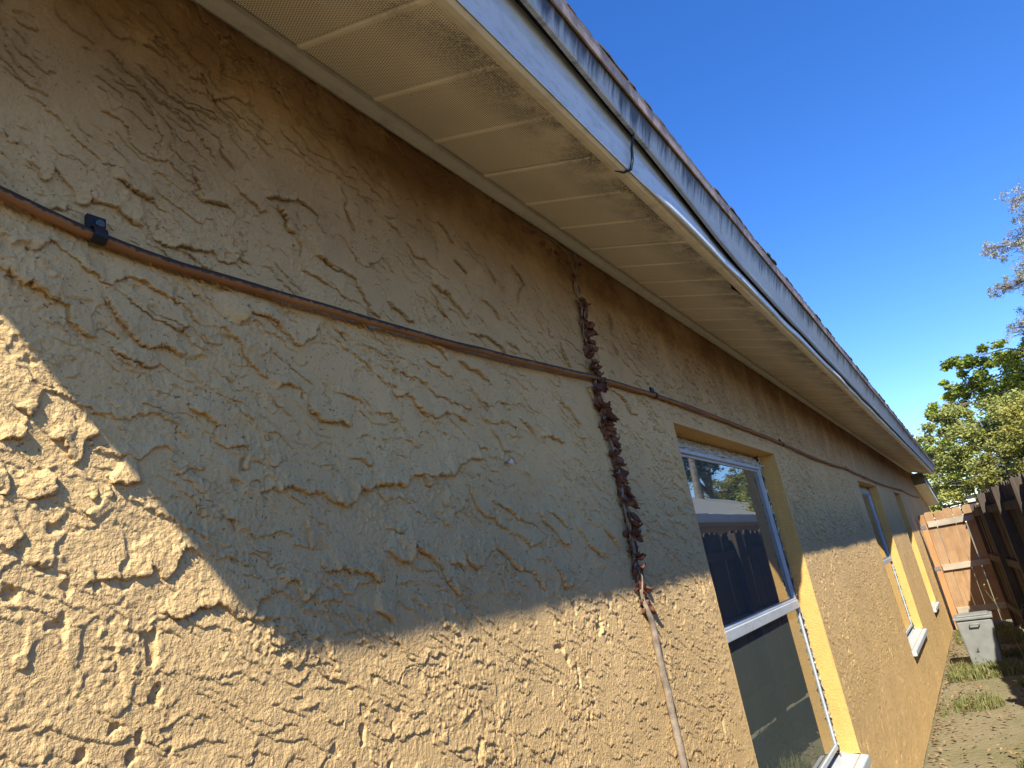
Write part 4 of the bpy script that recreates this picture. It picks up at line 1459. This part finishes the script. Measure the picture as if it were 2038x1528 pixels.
def make_tree(name, label, base, height, trunk_r, clumps, leaf, nleaf, mat, seed, sparse=False, group=None, droop=0.0):
    """clumps: list of (x, y, z, radius) in world space; limbs run from the trunk to every clump"""
    rs = np.random.default_rng(seed)
    root = empty(name, base)
    tag(root, label, 'tree', group)
    b = Vector(base)
    r_ = random.Random(seed)
    mb = MB()
    n_ = 10
    tp = []
    for k in range(n_ + 1):
        t = k / n_
        tp.append(Vector((0.35 * math.sin(t * 3 + seed) * t, 0.35 * math.cos(t * 2.3 + seed) * t, height * t)))
    rad = [trunk_r * (1 - 0.85 * k / n_) * (1.35 if k == 0 else 1) for k in range(n_ + 1)]
    mb.tube(tp, rad, 10)
    for (x, y, z, r) in clumps:
        c = Vector((x, y, z)) - b
        k = max(2, min(n_ - 1, int((c.z - r * 0.9) / height * n_)))
        s = tp[k]
        mid = s.lerp(c, 0.5) + Vector((r_.uniform(-0.3, 0.3), r_.uniform(-0.3, 0.3), 0.15 * (c - s).length - droop * 0.5))
        p1 = s.lerp(mid, 0.5) + Vector((r_.uniform(-0.15, 0.15), r_.uniform(-0.15, 0.15), 0.1))
        r0 = max(0.02, rad[k] * 0.55)
        mb.tube([s, p1, mid, mid.lerp(c, 0.6), c], [r0, r0 * 0.75, r0 * 0.5, r0 * 0.35, r0 * 0.18], 7)
        for q in range(7 if not sparse else 16):
            d = Vector(rs.normal(size=3)).normalized() * r * r_.uniform(0.6, 1.05)
            d.z = d.z * (0.8 if not sparse else 0.5) - droop * 0.3 * r
            st = mid.lerp(c, r_.uniform(0.2, 1.0))
            e = c + d
            m2 = st.lerp(e, 0.5) + Vector((r_.uniform(-0.1, 0.1), r_.uniform(-0.1, 0.1), r_.uniform(0, 0.15))) * r
            mb.tube([st, m2, e], [r0 * 0.22, r0 * 0.15, 0.004], 5, cap=False)
            if sparse:
                for w_ in range(4):
                    e2 = m2.lerp(e, r_.random()) + Vector(rs.normal(size=3)) * r * 0.25
                    mb.tube([m2.lerp(e, 0.3 + 0.15 * w_), e2], [0.007, 0.003], 4, cap=False)
    mb.build('trunk', M_BARK, root, smooth=True)
    tot = sum(c[3] ** 2 for c in clumps)
    P = []
    for (x, y, z, r) in clumps:
        n = int(nleaf * r * r / tot)
        # tufts on the shell of every clump leave gaps between them
        nt = max(5, int((14 if not sparse else 20) * r))
        d = rs.normal(size=(nt, 3))
        d /= np.linalg.norm(d, axis=1)[:, None]
        tc = d * r * rs.uniform(0.45, 1.0, nt)[:, None] * np.array([1, 1, 0.85])
        idx = rs.integers(0, nt, n)
        tr = rs.uniform(0.14, 0.34, nt) * min(r, 1.6) * (1.0 if not sparse else 0.8)
        g = rs.normal(size=(n, 3)) * np.array([1, 1, 0.7])
        p = tc[idx] + g * tr[idx][:, None] * 0.62
        if droop:
            p[:, 2] -= droop * np.abs(rs.normal(size=n)) * tr[idx]
        P.append(p + np.array([x, y, z]))
    P = np.concatenate(P) - np.array(base)
    n = len(P)
    a = rs.normal(size=(n, 3))
    a[:, 2] *= 0.6
    a /= np.linalg.norm(a, axis=1)[:, None]
    c = np.cross(a, rs.normal(size=(n, 3)))
    c /= np.linalg.norm(c, axis=1)[:, None]
    nn = np.cross(a, c)
    ls = leaf * rs.uniform(0.6, 1.3, n)[:, None]
    A = a * ls * 0.5
    C = c * ls * 0.27
    K = nn * ls * 0.10
    V = np.stack([P - A, P + C + K, P + A, P - C + K], 1).reshape(-1, 3)
    i4 = np.arange(n) * 4
    F = np.concatenate([np.stack([i4, i4 + 1, i4 + 2], -1), np.stack([i4, i4 + 2, i4 + 3], -1)])
    link('crown', mesh_np('crown', V, F), mat, root)
    return root


def blob(cx, cy, cz, R, n, r0, r1, seed, flat=0.85):
    rs = np.random.default_rng(seed)
    out = []
    for k in range(n):
        d = rs.normal(size=3)
        d /= np.linalg.norm(d)
        q = R * rs.uniform(0.35, 0.95)
        out.append((cx + d[0] * q, cy + d[1] * q, cz + d[2] * q * flat, rs.uniform(r0, r1)))
    return out


L_OAK = mat_leaf('oak_leaf', (0.25, 0.30, 0.035), (0.40, 0.40, 0.06), (0.14, 0.19, 0.03), 0.5, 0.3)
L_PALE = mat_leaf('pale_leaf', (0.31, 0.32, 0.09), (0.43, 0.40, 0.12), (0.24, 0.25, 0.07), 0.55, 0.3)
L_OLIVE = mat_leaf('olive_leaf', (0.25, 0.24, 0.05), (0.38, 0.32, 0.08), (0.15, 0.16, 0.04), 0.55, 0.3)
L_MOSS = mat_leaf('moss_leaf', (0.32, 0.30, 0.25), (0.42, 0.39, 0.33), (0.26, 0.27, 0.20), 0.8, 0.2)
L_YEL = mat_leaf('yellow_leaf', (0.22, 0.22, 0.030), (0.33, 0.28, 0.045), (0.13, 0.16, 0.03), 0.5, 0.35)
L_DARK = mat_leaf('dark_leaf', (0.045, 0.065, 0.025), (0.085, 0.105, 0.04), (0.03, 0.045, 0.02), 0.5, 0.25)

def at_x(x, rows):
    return [(x + 0.5 * math.sin(7 * i + x), y, z, r) for i, (y, z, r) in enumerate(rows)]


make_tree('oak_tree', 'bright green oak with rounded clumps of leaves behind the gate, against the sky', (29.0, -4.3, 0), 6.4, 0.30,
          at_x(29.0, [(-0.95, 7.0, 0.5), (-1.4, 6.6, 0.6), (-2.1, 6.9, 0.55), (-0.5, 6.1, 0.45), (-1.0, 5.9, 0.75), (-2.7, 6.4, 0.85), (-3.3, 7.1, 0.7), (-2.2, 5.6, 0.9), (-3.3, 5.5, 1.0), (-0.1, 5.4, 0.55), (-4.2, 6.5, 1.0), (-5.2, 6.2, 1.1), (-5.0, 7.6, 0.9), (-4.3, 5.0, 1.0)]),
          0.135, 34000, L_OAK, 21)
make_tree('willow_oak_tree', 'pale yellow green tree in front of the oak, low behind the gate', (25.0, -1.2, 0), 4.4, 0.18,
          at_x(25.0, [(0.55, 4.3, 0.42), (0.2, 4.6, 0.5), (-0.3, 4.9, 0.5), (0.65, 3.5, 0.5), (0.0, 3.6, 0.75), (-0.8, 4.3, 0.8), (-0.8, 3.2, 0.8), (-1.6, 4.3, 0.8), (-1.6, 3.2, 0.85), (0.45, 2.7, 0.55), (-0.3, 2.5, 0.6), (-2.3, 3.6, 0.8)]),
          0.095, 38000, L_PALE, 22, droop=0.5)
make_tree('olive_tree', 'olive green tree with orange tinged leaves behind the dark fence', (21.5, -2.4, 0), 3.8, 0.2,
          at_x(21.5, [(-1.0, 3.2, 0.65), (-1.8, 3.8, 0.75), (-2.4, 3.2, 0.9), (-1.6, 2.6, 0.8), (-2.8, 4.0, 0.8), (-0.7, 2.6, 0.6), (-3.3, 3.3, 0.9)]), 0.095, 26000, L_OLIVE, 23, droop=0.3)
make_tree('background_tree', 'dense dull green tree farthest behind the gate, filling the gap below the oak', (34.0, -3.0, 0), 5.0, 0.3,
          at_x(34.0, [(1.2, 4.6, 1.0), (0.6, 3.4, 1.1), (1.6, 3.0, 0.9), (-0.6, 4.6, 1.2), (-0.8, 3.0, 1.2), (-2.0, 4.2, 1.3), (-2.2, 5.6, 1.1), (-3.4, 4.6, 1.4), (-3.0, 2.8, 1.3), (-4.8, 4.6, 1.4), (-4.6, 2.8, 1.3), (-6.0, 4.0, 1.3), (1.8, 2.2, 0.9), (0.4, 2.2, 1.0), (-1.0, 1.8, 1.0), (2.2, 3.6, 0.8)]),
          0.17, 26000, L_OAK, 28)
make_tree('mossy_tree', 'tall nearly bare tree with grey brown moss on twigs, upper right', (27.0, -7.0, 0), 11.5, 0.28,
          at_x(26.5, [(-3.0, 10.1, 0.42), (-3.6, 9.9, 0.55), (-4.2, 10.4, 0.65), (-4.4, 11.2, 0.7), (-4.0, 9.4, 0.55), (-2.7, 8.4, 0.32), (-3.2, 8.5, 0.45), (-3.8, 8.8, 0.55), (-3.4, 7.6, 0.55), (-4.2, 7.8, 0.75), (-2.9, 7.2, 0.45), (-5.2, 10.6, 0.9), (-5.6, 8.6, 0.9)]),
          0.065, 12000, L_MOSS, 24, sparse=True, droop=0.8)
make_tree('shade_tree', 'dark leafy tree with a grey trunk, seen reflected in the window glass', (45.0, -12.0, 0), 8.5, 0.55,
          blob(42.0, -12.0, 7.8, 2.6, 10, 0.9, 1.5, 31) + blob(46.0, -12.0, 9.8, 2.4, 8, 0.8, 1.4, 33), 0.22, 9000, L_DARK, 25)
make_tree('yellow_tree', 'yellow green tree behind the neighbouring roof, reflected at the right of the window', (53.0, -12.5, 0), 7.5, 0.3,
          blob(52.5, -12.0, 6.6, 2.4, 14, 0.9, 1.6, 37), 0.20, 11000, L_YEL, 26, droop=0.4)
make_tree('far_tree', 'dull green tree low behind the neighbouring roof, reflected at the left of the window', (37.0, -13.5, 0), 6.0, 0.3,
          blob(38.0, -13.5, 5.4, 2.5, 12, 0.9, 1.5, 39), 0.2, 8000, L_OLIVE, 27)

# ------------------------------------------------------------------ the house next door
nb_ = empty('neighbour_house', (8.0, -3.3, 0))
tag(nb_, 'neighbouring house with grey shingle roof and white fascia, reflected in the nearest window', 'house')
M_NROOF = Mat('grey_shingle', 0.9, 0.2)
p_ = M_NROOF.pos()
s_ = M_NROOF.sep(p_)
row_ = M_NROOF.math('FRACT', M_NROOF.math('MULTIPLY', s_[2], 18.0))
M_NROOF.color(M_NROOF.mix(M_NROOF.math('MULTIPLY', M_NROOF.ramp(row_, [(0.0, 1.0), (0.16, 0.0)]), 0.7), M_NROOF.mix(M_NROOF.noise(M_NROOF.scaled(p_, (6, 6, 18)), 1.0, 4), (0.24, 0.235, 0.23), (0.40, 0.385, 0.37)), (0.12, 0.115, 0.11)))
M_NROOF = M_NROOF.m
M_NWALL = plain('neighbour_stucco', (0.42, 0.33, 0.22), 0.9, 0.15, 6, bump=0.4)
MB().box(0, 24, -8.2, -0.5, 0, EYE + 0.95).build('wall', M_NWALL, nb_)
za, zb_ = EYE + 1.10, EYE + 2.72
MB().add([(-0.4, 0.28, za), (24.4, 0.28, za), (24.4, -4.0, zb_), (-0.4, -4.0, zb_), (-0.4, -8.6, za), (24.4, -8.6, za)], [(0, 1, 2, 3), (3, 2, 5, 4)]).build('roof', M_NROOF, nb_)
MB().box(-0.4, 24.4, 0.262, 0.285, za - 0.19, za - 0.006).build('fascia', M_FRAME, nb_)
MB().box(-0.4, 24.4, -0.5, 0.26, za - 0.17, za - 0.15).build('soffit', M_TRIM, nb_)
MB().add([(0, -0.5, EYE + 0.95), (0, -8.2, EYE + 0.95), (0, -4.0, zb_ - 0.05)], [(0, 1, 2)]).build('gable', M_NWALL, nb_)
